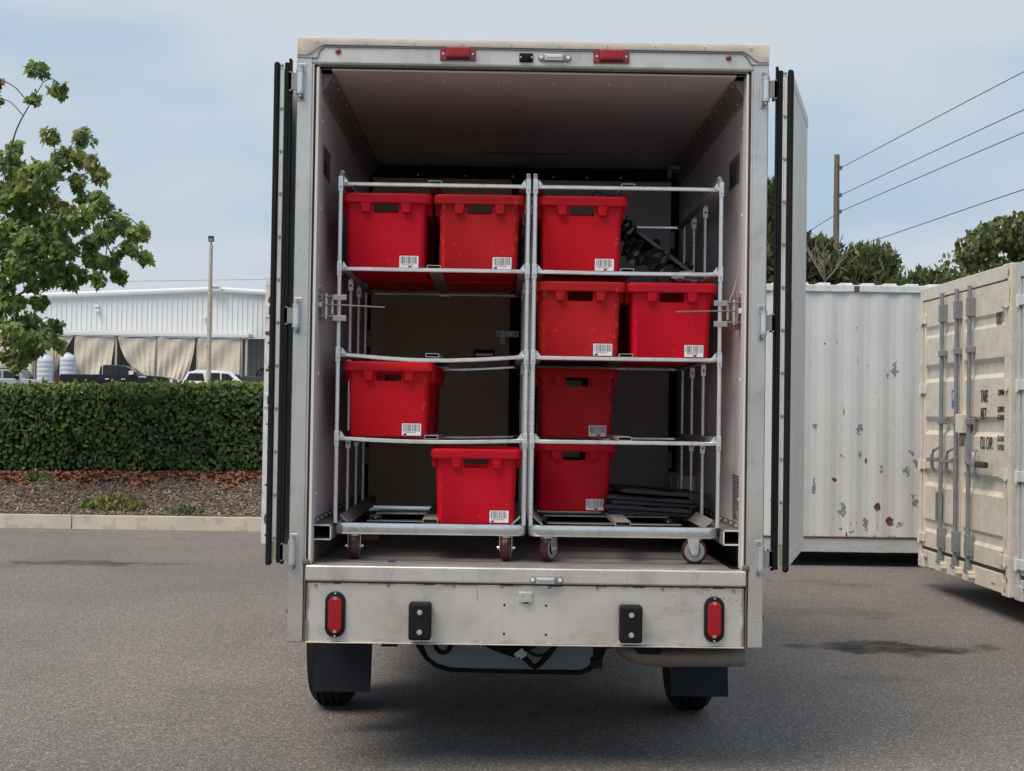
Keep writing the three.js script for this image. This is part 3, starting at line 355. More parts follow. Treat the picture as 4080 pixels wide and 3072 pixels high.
// ---------------------------------------------------------------- wheeled carts
const LV = [2.554, 2.181, 1.804, 1.438], ZF = -6.38, ZK = -7.66;
function cart(x0, x1, label, sag, cast) {
  const cx = (x0 + x1) / 2, C = thing('shelf_cart', label, 'cart', cx, FL, (ZF + ZK) / 2, 'wheeled shelf carts'), q = (n, g, m, p = C) => add(n, move(Array.isArray(g) ? join(g) : g, -cx, -FL, -(ZF + ZK) / 2), m, p);
  const w = x1 - x0, d = ZF - ZK + 0.03, zc = (ZF + ZK) / 2;
  { // pressed base frame: rounded channel ring
    const s = rrect(w, d, 0.055), h = rrect(w - 0.05, d - 0.05, 0.032, 0, 0, THREE.Path); s.holes.push(h); const g = ext(s, 0.05, 0.006, 8); g.rotateX(-Math.PI / 2); g.translate(cx, 1.022, zc); const b = q('base_frame', ready(g, 0.7), MT.galvs);
    q('base_slat', box(x0 + 0.1, x1 - 0.1, 1.04, 1.045, -6.98, -6.9), MT.galv); q('base_slat', box(x0 + 0.1, x1 - 0.1, 1.04, 1.045, -7.5, -7.42), MT.galv);
    q('base_slat', box(x0 + 0.03, x1 - 0.03, 1.03, 1.036, -6.62, -6.58), MT.galvd);
    for (const x of [x0 + 0.045, x1 - 0.045]) { const l = box(-0.028, 0.028, -0.0025, 0.0025, ZK + 0.02, ZF - 0.04); l.rotateZ(x < cx ? -0.75 : 0.75); l.translate(x, 1.083, 0); q('side_lip', l, MT.galvd); }
    q('base_channel', box(cx - 0.034, cx + 0.034, 1.068, 1.088, ZK + 0.02, ZF - 0.06), MT.galvd); q('channel_mouth', box(cx - 0.03, cx + 0.03, 1.071, 1.085, ZF - 0.065, ZF - 0.0585), MT.black);
  }
  for (const x of [x0 + 0.009, x1 - 0.009]) {
    const up = []; for (let k = 0; k <= 6; k++) { const a = k / 6 * Math.PI / 2; up.push([x, 2.555 + 0.055 * Math.sin(a), ZF - 0.055 + 0.055 * Math.cos(a)]); }
    q('corner_post', [sweep([[x, 1.07, ZF], [x, 2.555, ZF]], 0.017, 0.017), tube(up, 0.0105, 8, 12), sweep([[x, 2.607, ZF - 0.05], [x, 2.607, ZK + 0.03]], 0.018, 0.03)], MT.galv);
    q('post_sleeve', LV.map((y) => box(x - 0.0105, x + 0.0105, y - 0.03, y + 0.035, ZF - 0.0105, ZF + 0.0105, 0.002)), MT.galv);
    q('rear_post', sweep([[x, 1.07, ZK], [x, 2.607, ZK]], 0.017, 0.017), MT.galv);
    for (const z of [-6.88, -7.28]) { const pst = q('side_post', sweep([[x, 1.07, z], [x, 2.6, z]], 0.016, 0.016), MT.galv); for (const y of LV) { q('collar', box(x - 0.012, x + 0.012, y - 0.055, y - 0.002, z - 0.012, z + 0.012, 0.002), MT.galv, pst); q('bolt', cyl(0.005, 0.006, 'z', x, y - 0.03, z + 0.014, 8), MT.black, pst); } }
    for (const y of LV) q('post_bolt', [cyl(0.007, 0.006, 'z', x, y - 0.012, ZF + 0.013, 10), cyl(0.004, 0.009, 'z', x, y - 0.012, ZF + 0.014, 6)], MT.zinc);
  }
  LV.forEach((y, i) => {
    const sg = sag[i], bar = (z, f) => { const pts = [[x0 + 0.018, y, z - 0.012 * f], [x0 + 0.03, y, z + 0.004 * f], [x0 + 0.05, y, z + 0.012 * f]]; for (let k = 1; k < 8; k++) pts.push([lerp(x0 + 0.05, x1 - 0.05, k / 8), y - sg * Math.sin(Math.PI * k / 8), z + 0.012 * f]); pts.push([x1 - 0.05, y, z + 0.012 * f], [x1 - 0.03, y, z + 0.004 * f], [x1 - 0.018, y, z - 0.012 * f]); return sweep(pts, 0.014, 0.0165); };
    q('front_bar', bar(ZF, 1), MT.galv); q('rear_bar', bar(ZK, -1), MT.galv);
    const s = rrect(0.06, 0.017, 0.002), h = rrect(0.054, 0.011, 0.001, 0, 0, THREE.Path); s.holes.push(h); const g = ext(s, ZF - ZK - 0.03); g.translate(cx, y + 0.0165 - sg * 0.6, ZK + 0.015); q('centre_channel', ready(g), MT.galvd);
    for (const e of [x0 + 0.034, x1 - 0.034]) { q('side_rail', [box(e - 0.016, e + 0.016, y - 0.004, y - 0.001, ZK + 0.01, ZF - 0.02), box(e < cx ? e - 0.018 : e + 0.015, e < cx ? e - 0.015 : e + 0.018, y - 0.004, y + 0.03, ZK + 0.01, ZF - 0.02)], MT.galvd);
      const gu = ext(shp(e < cx ? [[0, 0], [0.026, 0], [0.004, 0.03]] : [[0, 0], [-0.004, 0.03], [-0.026, 0]]), 0.004); gu.translate(e < cx ? x0 + 0.02 : x1 - 0.02, y + 0.005, ZF - 0.012); q('gusset', ready(gu), MT.galv); }
    q('cross_strap', box(cx - 0.03, cx + 0.03, y - 0.012, y - 0.004, ZK - 0.002, ZK + 0.03), MT.galv);
  });
  // casters
  [[x0 + 0.085, -6.47], [x1 - 0.085, -6.47], [x0 + 0.085, -7.55], [x1 - 0.085, -7.55]].forEach(([x, z], i) => {
    const G = new THREE.Group(); G.name = 'caster'; G.position.set(x - cx, 0, z - zc); G.rotation.y = cast[i]; C.add(G); const r = 0.058, o = 0.012;
    const wh = lathe([[0.03, -0.019], [r - 0.008, -0.021], [r - 0.002, -0.015], [r, -0.006], [r, 0.006], [r - 0.002, 0.015], [r - 0.008, 0.021], [0.03, 0.019]], 30); wh.rotateZ(Math.PI / 2); wh.translate(0, r, -o); add('wheel', ready(wh, 0.6), MT.caster, G);
    const hub = lathe([[0.0, -0.014], [0.02, -0.014], [0.024, -0.02], [0.044, -0.0215], [0.046, -0.018], [0.046, 0.018], [0.044, 0.0215], [0.024, 0.02], [0.02, 0.014], [0, 0.014]], 24); hub.rotateZ(Math.PI / 2); hub.translate(0, r, -o); add('hub', ready(hub, 0.5), MT.galvd, G);
    const ring = []; for (const s of [-1, 1]) ring.push(cyl(0.036, 0.003, 'x', s * 0.017, r, -o, 20)); add('hub_recess', ring, MT.black, G);
    const fk = []; for (const s of [-1, 1]) { const f = ext(shp([[-0.018, -0.008], [-0.011, -0.018], [0.0, -0.021], [0.011, -0.018], [0.018, -0.008], [0.034, 0.066], [-0.02, 0.066]]), 0.0035, 0.001); f.rotateY(Math.PI / 2); f.translate(s * 0.027 - 0.0018, r, -o); fk.push(ready(f)); } fk.push(box(-0.03, 0.03, 0.115, 0.121, -0.05, 0.03, 0.002), cyl(0.026, 0.012, 'y', 0, 0.112, 0, 16)); add('fork', fk, MT.galv, G);
    add('axle_bolt', [cyl(0.005, 0.078, 'x', 0, r, -o, 10), cyl(0.009, 0.008, 'x', -0.036, r, -o, 6), cyl(0.009, 0.008, 'x', 0.036, r, -o, 6)], MT.chrome, G);
  });
  return C;
}
cart(-0.718, 0.124, 'wheeled galvanised shelf cart standing on the left, four red totes facing out', [0, 0, 0.019, 0.009], [0.05, -0.12, 0.4, -0.3]);
cart(0.137, 0.973, 'wheeled galvanised shelf cart standing on the right with five red totes facing out', [0, 0.002, 0, 0], [-0.55, 1.48, 0.3, -0.9]);

// ---------------------------------------------------------------- red totes
const redMap = (seed, base, sc) => { // scuffed plastic, uv = front face 0..1
  const r = rngOf(seed), n = 256, spots = []; for (let i = 0; i < sc; i++) { const e = r() < 0.6, x = e ? (r() < 0.5 ? 0.07 + 0.05 * r() : 0.85 + 0.07 * r()) : 0.1 + 0.8 * r(), y = 0.08 + 0.66 * r(); spots.push([x, y, e ? 0.006 + 0.010 * r() : 0.006 + 0.008 * r(), e ? 0.01 + 0.05 * r() * r() : 0.008, 0.4 + 0.6 * r()]); }
  return tex(n, n, (u, v) => { let k = 0.9 + 0.2 * (fbm(u, v, 4, 4, seed) - 0.5), w = 0; for (const [x, y, a, b, s] of spots) { const d = Math.hypot((u - x) / a, (v - y) / b); if (d < 1.4) w = Math.max(w, s * sstep(1.3, 0.5, d + 0.7 * (vnoise(u * 90, v * 90, 256, seed) - 0.5))); } const f = 0.02 * (vnoise(u * 128, v * 128, 128, seed + 3) - 0.5); return [lerp(base[0] * k, 0.7, w * 0.6) + f, lerp(base[1] * k, 0.13, w * 0.7), lerp(base[2] * k, 0.08, w * 0.7)]; });
};
const RM = (ro, o) => new THREE.MeshPhysicalMaterial({ roughness: ro, specularIntensity: 0.45, ...o });
const redA = RM(0.5, { map: redMap(3, [0.66, 0.003, 0.022], 5) }), redB = RM(0.55, { map: redMap(8, [0.56, 0.012, 0.018], 40) }), redC = RM(0.52, { map: redMap(21, [0.63, 0.004, 0.015], 20) });
const rrRing = (w, l, r, y, n = 5) => { const o = []; for (const [sx, sz, a0] of [[1, 1, 0], [-1, 1, 1], [-1, -1, 2], [1, -1, 3]]) for (let k = 0; k <= n; k++) { const a = (a0 + k / n) * Math.PI / 2; o.push(V(sx * (w / 2 - r) + r * Math.cos(a), y, sz * (l / 2 - r) + r * Math.sin(a))); } return o; };
function loft(rings, capA = true, capB = true) { const p = [], N = rings[0].length, t = (a, b, c) => p.push(a.x, a.y, a.z, b.x, b.y, b.z, c.x, c.y, c.z); for (let i = 0; i + 1 < rings.length; i++) for (let k = 0; k < N; k++) { const a = rings[i][k], b = rings[i][(k + 1) % N], c = rings[i + 1][(k + 1) % N], d = rings[i + 1][k]; t(a, c, b); t(a, d, c); } const cap = (R, f) => { const m = R.reduce((s, q) => s.add(q), V()).multiplyScalar(1 / N); for (let k = 0; k < N; k++) f ? t(m, R[(k + 1) % N], R[k]) : t(m, R[k], R[(k + 1) % N]); }; if (capA) cap(rings[0], false); if (capB) cap(rings[rings.length - 1], true); const g = new THREE.BufferGeometry(); g.setAttribute('position', new THREE.Float32BufferAttribute(p, 3)); g.setAttribute('uv', new THREE.Float32BufferAttribute(new Float32Array(p.length / 3 * 2), 2)); g.computeVertexNormals(); return g; }
const TW = 0.403, TL = 0.6, TH = 0.332;
const toteGeo = (() => {
  const ev = new Evaluator(); ev.useGroups = false; ev.attributes = ['position', 'normal', 'uv'];
  const outer = loft([rrRing(0.334, 0.50, 0.03, 0), rrRing(0.342, 0.51, 0.03, 0.006), rrRing(0.358, 0.56, 0.03, TH - 0.01)]), inner = loft([rrRing(0.33, 0.495, 0.027, 0.01), rrRing(0.352, 0.553, 0.027, TH + 0.02)]);
  let b = ev.evaluate(new Brush(outer), new Brush(inner), SUBTRACTION);
  const hole = (() => { const g = ext(rrect(0.11, 0.042, 0.006), 0.8); g.translate(0, 0.268, -0.4); return g; })(); b = ev.evaluate(b, new Brush(hole), SUBTRACTION);
  const rec = new THREE.BoxGeometry(0.094, 0.066, 0.02); rec.translate(0.104, 0.03, 0.2665); b = ev.evaluate(b, new Brush(rec), SUBTRACTION);
  const parts = [ready(b.geometry, 0.7)];
  const lug = (x, rot, dist) => { const s = new THREE.Shape(); s.moveTo(-0.031, 0.045); s.quadraticCurveTo(-0.0225, 0.045, -0.0215, 0.036); s.lineTo(-0.0175, 0.004); s.lineTo(-0.0145, 0); s.lineTo(0.0145, 0); s.lineTo(0.0175, 0.004); s.lineTo(0.0215, 0.036); s.quadraticCurveTo(0.0225, 0.045, 0.031, 0.045); const g = ext(s, 0.028, 0.003, 4); g.translate(x, 0.248, dist); g.rotateY(rot); return ready(g, 0.6); };
  for (const x of [-0.089, 0.089]) parts.push(lug(x, 0, TL / 2 - 0.031), lug(x, Math.PI, TL / 2 - 0.031));
  for (const x of [-0.17, 0.0, 0.17]) parts.push(lug(x, Math.PI / 2, TW / 2 - 0.031), lug(x, -Math.PI / 2, TW / 2 - 0.031));
  const g = join(parts); front(g); return g;
})();
function front(g) { const p = g.attributes.position, u = g.attributes.uv; for (let i = 0; i < p.count; i++) { const side = Math.abs(g.attributes.normal.getX(i)) > 0.7; u.setXY(i, (side ? p.getZ(i) * 0.66 : p.getX(i)) / 0.42 + 0.5, p.getY(i) / 0.42); } }
const rimGeo = (() => { const N = [[TW - 0.006, 0.0], [TW, 0.004], [TW, 0.034], [TW - 0.006, 0.041], [TW - 0.014, 0.043]], o = N.map(([w, y]) => rrRing(w, w + TL - TW, 0.034, 0.289 + y)); o.push(rrRing(TW - 0.04, TL - 0.04, 0.024, 0.332), rrRing(TW - 0.052, TL - 0.052, 0.02, 0.326), rrRing(TW - 0.055, TL - 0.055, 0.02, 0.289), rrRing(TW - 0.006, TL - 0.006, 0.034, 0.289)); const g = ready(loft(o, false, false), 0.6); front(g); return g; })();
// one printed sheet holds all barcode labels
const codes = ['DT5-137-136', 'DT5-642-684', 'DT8-624-414', 'DT5-402-617', 'DT5-901-882', '279-436-322', 'DT5-880-552', 'DT5-237-688', 'DT5-287-352'];
const labelTex = (() => { const cv = document.createElement('canvas'); cv.width = 768; cv.height = 480; const k = cv.getContext('2d'), r = rngOf(12); k.fillStyle = '#fff'; k.fillRect(0, 0, 768, 480); codes.forEach((c, i) => { const x = (i % 3) * 256, y = Math.floor(i / 3) * 160; k.fillStyle = '#e9e8ee'; k.fillRect(x, y, 256, 160); for (let a = 18; a < 236;) { const w = 3 + 8 * r(), gr = Math.floor(30 + 70 * r()); k.fillStyle = `rgb(${gr},${gr},${gr + 6})`; k.fillRect(x + a, y + 10, w, 96); a += w + 3 + 9 * r(); } k.fillStyle = '#33343c'; k.font = 'bold 27px sans-serif'; k.fillText(c, x + 34, y + 130, 190); k.fillStyle = '#1d1b16'; k.fillRect(x + (i % 2 ? 20 : 122), y + 134, 42, 22); }); const t = new THREE.CanvasTexture(cv); t.colorSpace = THREE.SRGBColorSpace; return t; })();
const labelMat = new THREE.MeshStandardMaterial({ map: labelTex, roughness: 0.5 });
function tote(label, x, y, zfront, m, code = -1, rot = 0) {
  const G = thing('red_tote', label, 'tote', x, y, zfront - TL / 2, 'red plastic totes on the carts'); G.rotation.y = rot;
  add('body', toteGeo, m, G); add('rim', rimGeo, m, G);
  if (code >= 0) { const g = new THREE.PlaneGeometry(0.084, 0.053), u = g.attributes.uv; for (let i = 0; i < 4; i++) u.setXY(i, ((code % 3) + u.getX(i)) / 3, 1 - (Math.floor(code / 3) + 1 - u.getY(i)) / 3); g.rotateX(-0.045); g.translate(0.103, 0.034, 0.2592); g.userData.ready = true; add('barcode_label', g, labelMat, G); }
}
const y1 = LV[1] + 0.009, y2 = LV[2] + 0.009, y3 = LV[3] + 0.009, y4 = 1.068;
tote('crimson tote on top shelf of the left cart, beside the left wall', -0.5125, y1, -6.402, redA, 0);
tote('scuffed dull red tote on top shelf of the left cart, next to the middle posts', -0.1, y1, -6.402, redB, 1);
tote('red tote hidden at the back of top left shelf, beside the left wall', -0.5, y1, -7.02, redC); tote('red tote hidden at the back of top left shelf, by the middle posts', -0.1, y1, -7.02, redA);
tote('red tote alone on top shelf of the right cart, beside a black leaning tray', 0.3545, y1, -6.402, redC, 2); tote('red tote behind the lone one on the top right shelf', 0.36, y1, -7.03, redA);
tote('scuffed red tote on second shelf of right cart, by the middle posts', 0.352, y2, -6.402, redB, 3); tote('bright crimson tote on second shelf of right cart with a release rod in front', 0.7565, y2, -6.402, redA, 4);
tote('red tote at the back of second right shelf, by the middle posts', 0.36, y2, -7.02, redC); tote('red tote at the back of second right shelf, beside the right wall', 0.755, y2, -7.02, redA);
tote('red tote on third shelf of left cart with one more behind it', -0.492, y3, -6.402, redC, 5, 0.012); tote('red tote tucked behind another on third shelf of left cart', -0.487, y3, -7.03, redA, -1, 0.0);
tote('dull red tote pushed deep on third shelf of right cart', 0.372, y3, -6.97, redB, 6);
tote('crimson tote on floor of the left cart', -0.1, y4, -6.402, redA, 7, 0.015); tote('dark red tote pushed deep on floor of right cart beside black trays', 0.365, y4 + 0.024, -6.98, redA, 8);
// black flat lids
const lidM = K(0.035, 0.039, 0.045, 0.5, 0.6, { map: grainy }), lidE = S(0.15, 0.155, 0.16, 0.55, 0, { map: grainy });
const lidRing = (() => { const s = rrect(0.42, 0.56, 0.014), h = rrect(0.37, 0.51, 0.01, 0, 0, THREE.Path); s.holes.push(h); const g = ext(s, 0.016, 0.0012); g.rotateX(-Math.PI / 2); return ready(g, 0.6); })(), lidPan = box(-0.2, 0.2, 0.004, 0.012, -0.27, 0.27), lidRib = join([-0.12, 0, 0.12].map((x) => box(x - 0.006, x + 0.006, -0.004, 0.006, -0.25, 0.25)).concat([-0.16, 0, 0.16].map((z) => box(-0.19, 0.19, -0.004, 0.005, z - 0.006, z + 0.006))));
const lidTop = join([box(-0.19, -0.02, 0.014, 0.021, 0.225, 0.262, 0.003), box(0.05, 0.17, 0.014, 0.02, 0.225, 0.262, 0.003)]);
function lid(label, x, y, z, e, edge = lidM) { const G = thing('flat_tray', label, 'tray', x, y, z, 'flat black plastic trays'); G.rotation.set(...e); add('rim', lidRing, edge, G); add('panel', lidPan, lidM, G); add('rib', lidRib, lidM, G); add('grip', lidTop, edge, G); }
[['bottom', 0.732, 1.085, -7.2, 0.02], ['second lowest', 0.722, 1.1075, -7.18, -0.03], ['middle', 0.736, 1.13, -7.2, 0.04], ['second highest', 0.728, 1.1525, -7.19, -0.02]].forEach(([w, x, y, z, a], i) => lid(w + ' black flat tray in the low stack on the right cart floor', x, y, z, [0, a, -0.045]));
lid('topmost black flat tray in the low stack, shifted towards the right wall', 0.775, 1.182, -7.17, [0, 0.06, -0.06]);
lid('black ribbed tray leaning behind the lone top right tote, grey edge showing', 0.79, 2.31, -7.12, [0.06, 0.05, -0.63], lidE);
{ // crumpled glossy black plastic hanging below that lid
  const g = new THREE.PlaneGeometry(0.42, 0.5, 60, 60); g.rotateX(-Math.PI / 2); const p = g.attributes.position; for (let i = 0; i < p.count; i++) { const x = p.getX(i), z = p.getZ(i), a = fbm(x * 1.3 + 2, z * 1.3 + 2, 9, 3, 5), b = Math.abs(vnoise(x * 22 + z * 9 + 40, z * 14 + 40, 512, 3) - 0.5); p.setY(i, 0.16 * (a - 0.5) + 0.11 * b); } g.computeVertexNormals(); g.rotateZ(-0.62); g.rotateX(0.35); g.translate(0.735, 2.29, -6.93);
  single('black_plastic', ready(g), new THREE.MeshPhysicalMaterial({ color: rgb(0.008, 0.008, 0.009), roughness: 0.1, clearcoat: 0.6, side: THREE.DoubleSide }), 'crumpled glossy black plastic sheet sloping on the top right shelf', 'plastic sheet');
}
{ const g = new THREE.IcosahedronGeometry(0.05, 3), p = g.attributes.position; for (let i = 0; i < p.count; i++) { const k = 0.6 + 0.8 * vnoise(p.getX(i) * 60 + 20, p.getY(i) * 60 + p.getZ(i) * 40 + 20, 512, 9); p.setXYZ(i, p.getX(i) * k * 1.3, p.getY(i) * k * 0.5, p.getZ(i) * k); } g.computeVertexNormals(); g.translate(0.86, 2.205, -6.75); single('plastic_wrap', g, S(0.4, 0.4, 0.42, 0.3), 'crumpled clear plastic wrap on the top right shelf', 'plastic wrap'); }
{ const g = ext(shp([[0, 0], [0.03, -0.004], [0.034, 0.002], [0.016, 0.006], [0.004, 0.007]]), 0.004); g.rotateX(-1.4); g.translate(-0.475, FL + 0.002, -6.36); single('paper_scrap', g, S(0.01, 0.03, 0.2, 0.6), 'tiny blue scrap lying on the truck floor', 'scrap'); }

// ---------------------------------------------------------------- shipping containers
const thin = await new FontLoader().loadAsync('fonts/droid/droid_sans_regular.typeface.json'), font = await new FontLoader().loadAsync('fonts/droid/droid_sans_bold.typeface.json');
function corr(len, y0, y1, per, dep, flat = 0.3) { // corrugated sheet in x/y, ridges towards +z, thickness behind
  const pr = []; const n = Math.round(len / per); for (let i = 0; i < n; i++) { const a = i * per; pr.push([a, 0], [a + per * flat, 0], [a + per * 0.5, -dep], [a + per * (0.5 + flat), -dep]); } pr.push([n * per, 0]);
  const p = [], q = (a, b) => p.push(a[0], y0, a[1], b[0], y0, b[1], b[0], y1, b[1], a[0], y0, a[1], b[0], y1, b[1], a[0], y1, a[1]);
  for (let i = 0; i + 1 < pr.length; i++) q(pr[i], pr[i + 1]);
  const g = new THREE.BufferGeometry(); g.setAttribute('position', new THREE.Float32BufferAttribute(p, 3)); g.computeVertexNormals(); return g;
}
{ // printed mark on the grey bulkhead panel, mostly hidden by a tote
  const g = new TextGeometry('DELIVE', { font, size: 0.017, depth: 0.001, curveSegments: 2 }); g.translate(0.612, 2.846, ZB + 0.0125); tp('panel_print', ready(g), MT.black, greyP);
  tp('panel_print', move(ready(new THREE.TorusGeometry(0.029, 0.0035, 6, 28)), 0.564, 2.852, ZB + 0.0115), MT.black, greyP);
}
// white paint with chips down to grey primer, rust patches and runs, over 2.2 m of wall from x = 2.6 to 4.8
const chips = [[3.66, 0.5, 0.055, 0.10, 1], [3.83, 1.36, 0.045, 0.07, 0], [3.83, 1.10, 0.04, 0.05, 0], [4.06, 0.94, 0.04, 0.075, 0], [4.33, 0.92, 0.06, 0.09, 0], [4.42, 0.60, 0.06, 0.10, 0], [4.39, 1.12, 0.05, 0.06, 0], [4.27, 0.35, 0.05, 0.04, 0], [3.9, 0.35, 0.05, 0.10, 0], [3.35, 0.73, 0.028, 0.11, 0], [4.02, 0.52, 0.055, 0.075, 2], [4.16, 0.39, 0.06, 0.085, 2], [3.56, 0.82, 0.05, 0.035, 2], [3.54, 0.17, 0.06, 0.04, 2], [3.9, 1.02, 0.014, 0.04, 2], [4.12, 1.95, 0.03, 0.09, 0], [4.19, 1.98, 0.05, 0.13, 0], [3.78, 2.43, 0.016, 0.02, 2], [3.45, 2.26, 0.01, 0.014, 2], [3.58, 2.28, 0.01, 0.03, 0], [3.8, 2.08, 0.012, 0.03, 0], [3.36, 1.38, 0.04, 0.05, 0], [3.66, 1.55, 0.008, 0.06, 2], [3.98, 0.2, 0.07, 0.07, 0], [3.7, 0.22, 0.012, 0.08, 2], [3.75, 0.25, 0.03, 0.05, 0], [3.63, 0.30, 0.03, 0.03, 0], [4.2, 0.2, 0.07, 0.05, 0], [4.44, 1.0, 0.05, 0.06, 0], [3.35, 0.22, 0.02, 0.03, 0]];
const boxWhite = tex(768, 1024, (u, v) => {
  const x = 2.6 + 2.2 * u, y = 0.1 + 2.9 * v, n = fbm(u, v, 7, 5, 41), f = vnoise(u * 256, v * 256, 256, 6), st = fbm(u * 6, v * 0.8, 20, 4, 63);
  let k = 0.64 + 0.08 * (n - 0.5) + 0.03 * (f - 0.5) - 0.02 * sstep(0.55, 0.75, st), c = [k * 0.965, k * 0.99, k * 1.0];
  for (const [cx, cy, a, b, t] of chips) { const yy = cy + 0.1, d = (t === 2 ? 1.35 : 1.45) * Math.hypot((x - cx) / a, (y - yy) / b); if (d < 2.2) { const m = d * 1.05 + 1.5 * (fbm(x / 2 + 0.3, y / 2 + 0.1, 44, 4, 77) - 0.5) + (t === 2 ? 0 : 2.2 * (fbm(x / 2 + 0.1, y / 2 + 0.4, 120, 3, 33) - 0.5)); if (m < 0.98) c = t === 2 ? (m > 0.86 ? [0.5, 0.45, 0.4] : [0.10, 0.04, 0.022]) : (m > 0.88 ? [0.72, 0.73, 0.73] : [0.22, 0.24, 0.265]); } if (t === 2 && Math.abs(x - cx) < a * 0.3 && y < yy && y > yy - b * 5) { const w = 0.5 * (1 - (yy - y) / (b * 5)) * vnoise(x * 150 + 9, y * 8, 4096, 3); c = [lerp(c[0], 0.42, w), lerp(c[1], 0.29, w), lerp(c[2], 0.16, w)]; } }
  const sp = fbm(u + 0.6, v + 0.2, 60, 3, 99); if (sp > 0.86) c = [0.36, 0.3, 0.25];
  return c;
});
boxWhite.repeat.set(1 / 2.2, 1 / 2.9); boxWhite.offset.set(-2.6 / 2.2 + 2, -0.1 / 2.9);
const wPaint = S(0.70, 0.72, 0.73, 0.6, 0, { map: grainy }), wWall = S(1, 1, 1, 0.55, 0, { map: boxWhite }), wDark = S(0.5, 0.52, 0.535, 0.6, 0, { map: grainy });
const rustM = S(0.17, 0.075, 0.035, 0.9, 0, { map: grainy });
function casting(x, y, z, sx, sz) { // corner block with oval openings suggested by sunk plugs
  return { body: box(x - 0.089, x + 0.089, y - 0.059, y + 0.059, z - 0.081, z + 0.081, 0.008), holes: [(() => { const g = ext(rrect(0.06, 0.085, 0.029), 0.004); g.translate(x, y, sz > 0 ? z + 0.0805 : z - 0.0845); return ready(g); })(), (() => { const g = ext(rrect(0.06, 0.085, 0.029), 0.004); g.rotateY(Math.PI / 2); g.translate(sx > 0 ? x + 0.0805 : x - 0.0845, y, z); return ready(g); })()] };
}
{
  const x0 = -2.49, x1 = 9.7, y0 = 0.155, y1 = 2.99, z1 = -15.4, z0 = -17.84, C = thing('shipping_container', 'long white shipping container with chipped and rusty paint behind the truck', 'container', 3.6, y0, -16.6), q = (n, g, m, p = C) => add(n, move(Array.isArray(g) ? join(g) : g.userData.ready ? g : ready(g), -3.6, -y0, 16.6), m, p);
  const w = corr(x1 - x0 - 0.2, y0 + 0.16, y1 - 0.07, 0.278, 0.013, 0.25); w.translate(x0 + 0.1, 0, z1 - 0.02);
  { const p = w.attributes.position, uv = new Float32Array(p.count * 2); for (let i = 0; i < p.count; i++) { uv[2 * i] = p.getX(i); uv[2 * i + 1] = p.getY(i); if (Math.abs(p.getY(i) - y0) > 0.2) continue; } w.setAttribute('uv', new THREE.BufferAttribute(uv, 2)); w.userData.ready = true; }
  q('corrugated_wall', w, wWall);
  q('inner_box', box(x0 + 0.06, x1 - 0.06, y0 + 0.02, y1 - 0.06, z0 + 0.03, z1 - 0.07), wPaint);
  { const pts = [], r = rngOf(31); for (let x = x0 + 0.1; x <= x1 - 0.1; x += 0.11) pts.push([x, y1 - 0.04 + (r() - 0.5) * 0.004, z1 - 0.025]); q('top_rail', sweep(pts, 0.05, 0.075, 0.12), wPaint); }
  q('bottom_rail', [box(x0 + 0.1, x1 - 0.1, y0, y0 + 0.15, z1 - 0.045, z1 - 0.012, 0.004)], wDark); q('rust_lip', sweep(axis(x0 + 0.1, x1 - 0.1, 0.09).map((x, i) => [x, y0 + 0.157 + 0.004 * hash2(i, 3, 1), z1 - 0.012]), 0.03, 0.012), rustM); q('rust_lip', sweep(axis(x0 + 0.1, x1 - 0.1, 0.09).map((x, i) => [x, y0 + 0.002 + 0.004 * hash2(i, 8, 1), z1 - 0.03]), 0.034, 0.008), wPaint);
  for (let i = 0; i < 46; i++) { const x = 2.9 + i * 0.235; if (x > x1 - 0.2) break; q('roof_bow', box(x, x + 0.14, y1 - 0.01, y1 + 0.022, z0 + 0.06, z1 - 0.03, 0.012), wPaint); }
  q('paint_patch', box(3.75, 3.81, y1 - 0.075, y1 - 0.01, z1 - 0.02, z1 + 0.002, 0.004), rustM);
  for (const [x, sx] of [[x0 + 0.05, -1], [x1 - 0.05, 1]]) for (const z of [z1 - 0.05, z0 + 0.05]) q('corner_post', box(x - 0.05, x + 0.05, y0 + 0.1, y1 - 0.1, z - 0.05, z + 0.05, 0.006), wPaint);
  for (const x of [x0 + 0.089, x1 - 0.089]) for (const y of [y0 + 0.059, y1 - 0.059]) for (const z of [z1 - 0.081, z0 + 0.081]) { const c = casting(x, y, z, x < 3 ? -1 : 1, z > -16 ? 1 : -1), b = q('corner_casting', c.body, wPaint); q('lifting_hole', c.holes, rustM, b); }
  for (const [y, h] of [[2.72, 0.12], [2.6, 0.05], [2.38, 0.05], [2.28, 0.03], [2.02, 0.05], [1.99, 0.03], [1.65, 0.1], [1.58, 0.02], [1.42, 0.02], [1.12, 0.02], [0.78, 0.03], [0.42, 0.12], [0.25, 0.03]]) { const g = new THREE.IcosahedronGeometry(1, 1); g.scale(0.016 + 0.02 * hash2(Math.round(y * 100), 4, 2), h * 0.5, 0.004); g.translate(x0 + 0.03 + 0.04 * hash2(Math.round(y * 100), 7, 2), y, z1 + 0.0005); q('rust_patch', g, rustM); }
  for (const y of [2.62, 1.67]) { const l = q('hinge_lug', box(x0 + 0.005, x0 + 0.07, y - 0.075, y + 0.075, z1 - 0.004, z1 + 0.012, 0.006), wPaint); q('hinge_slot', box(x0 + 0.04, x0 + 0.062, y - 0.045, y + 0.045, z1 + 0.008, z1 + 0.0135, 0.002), rustM, l); }
}
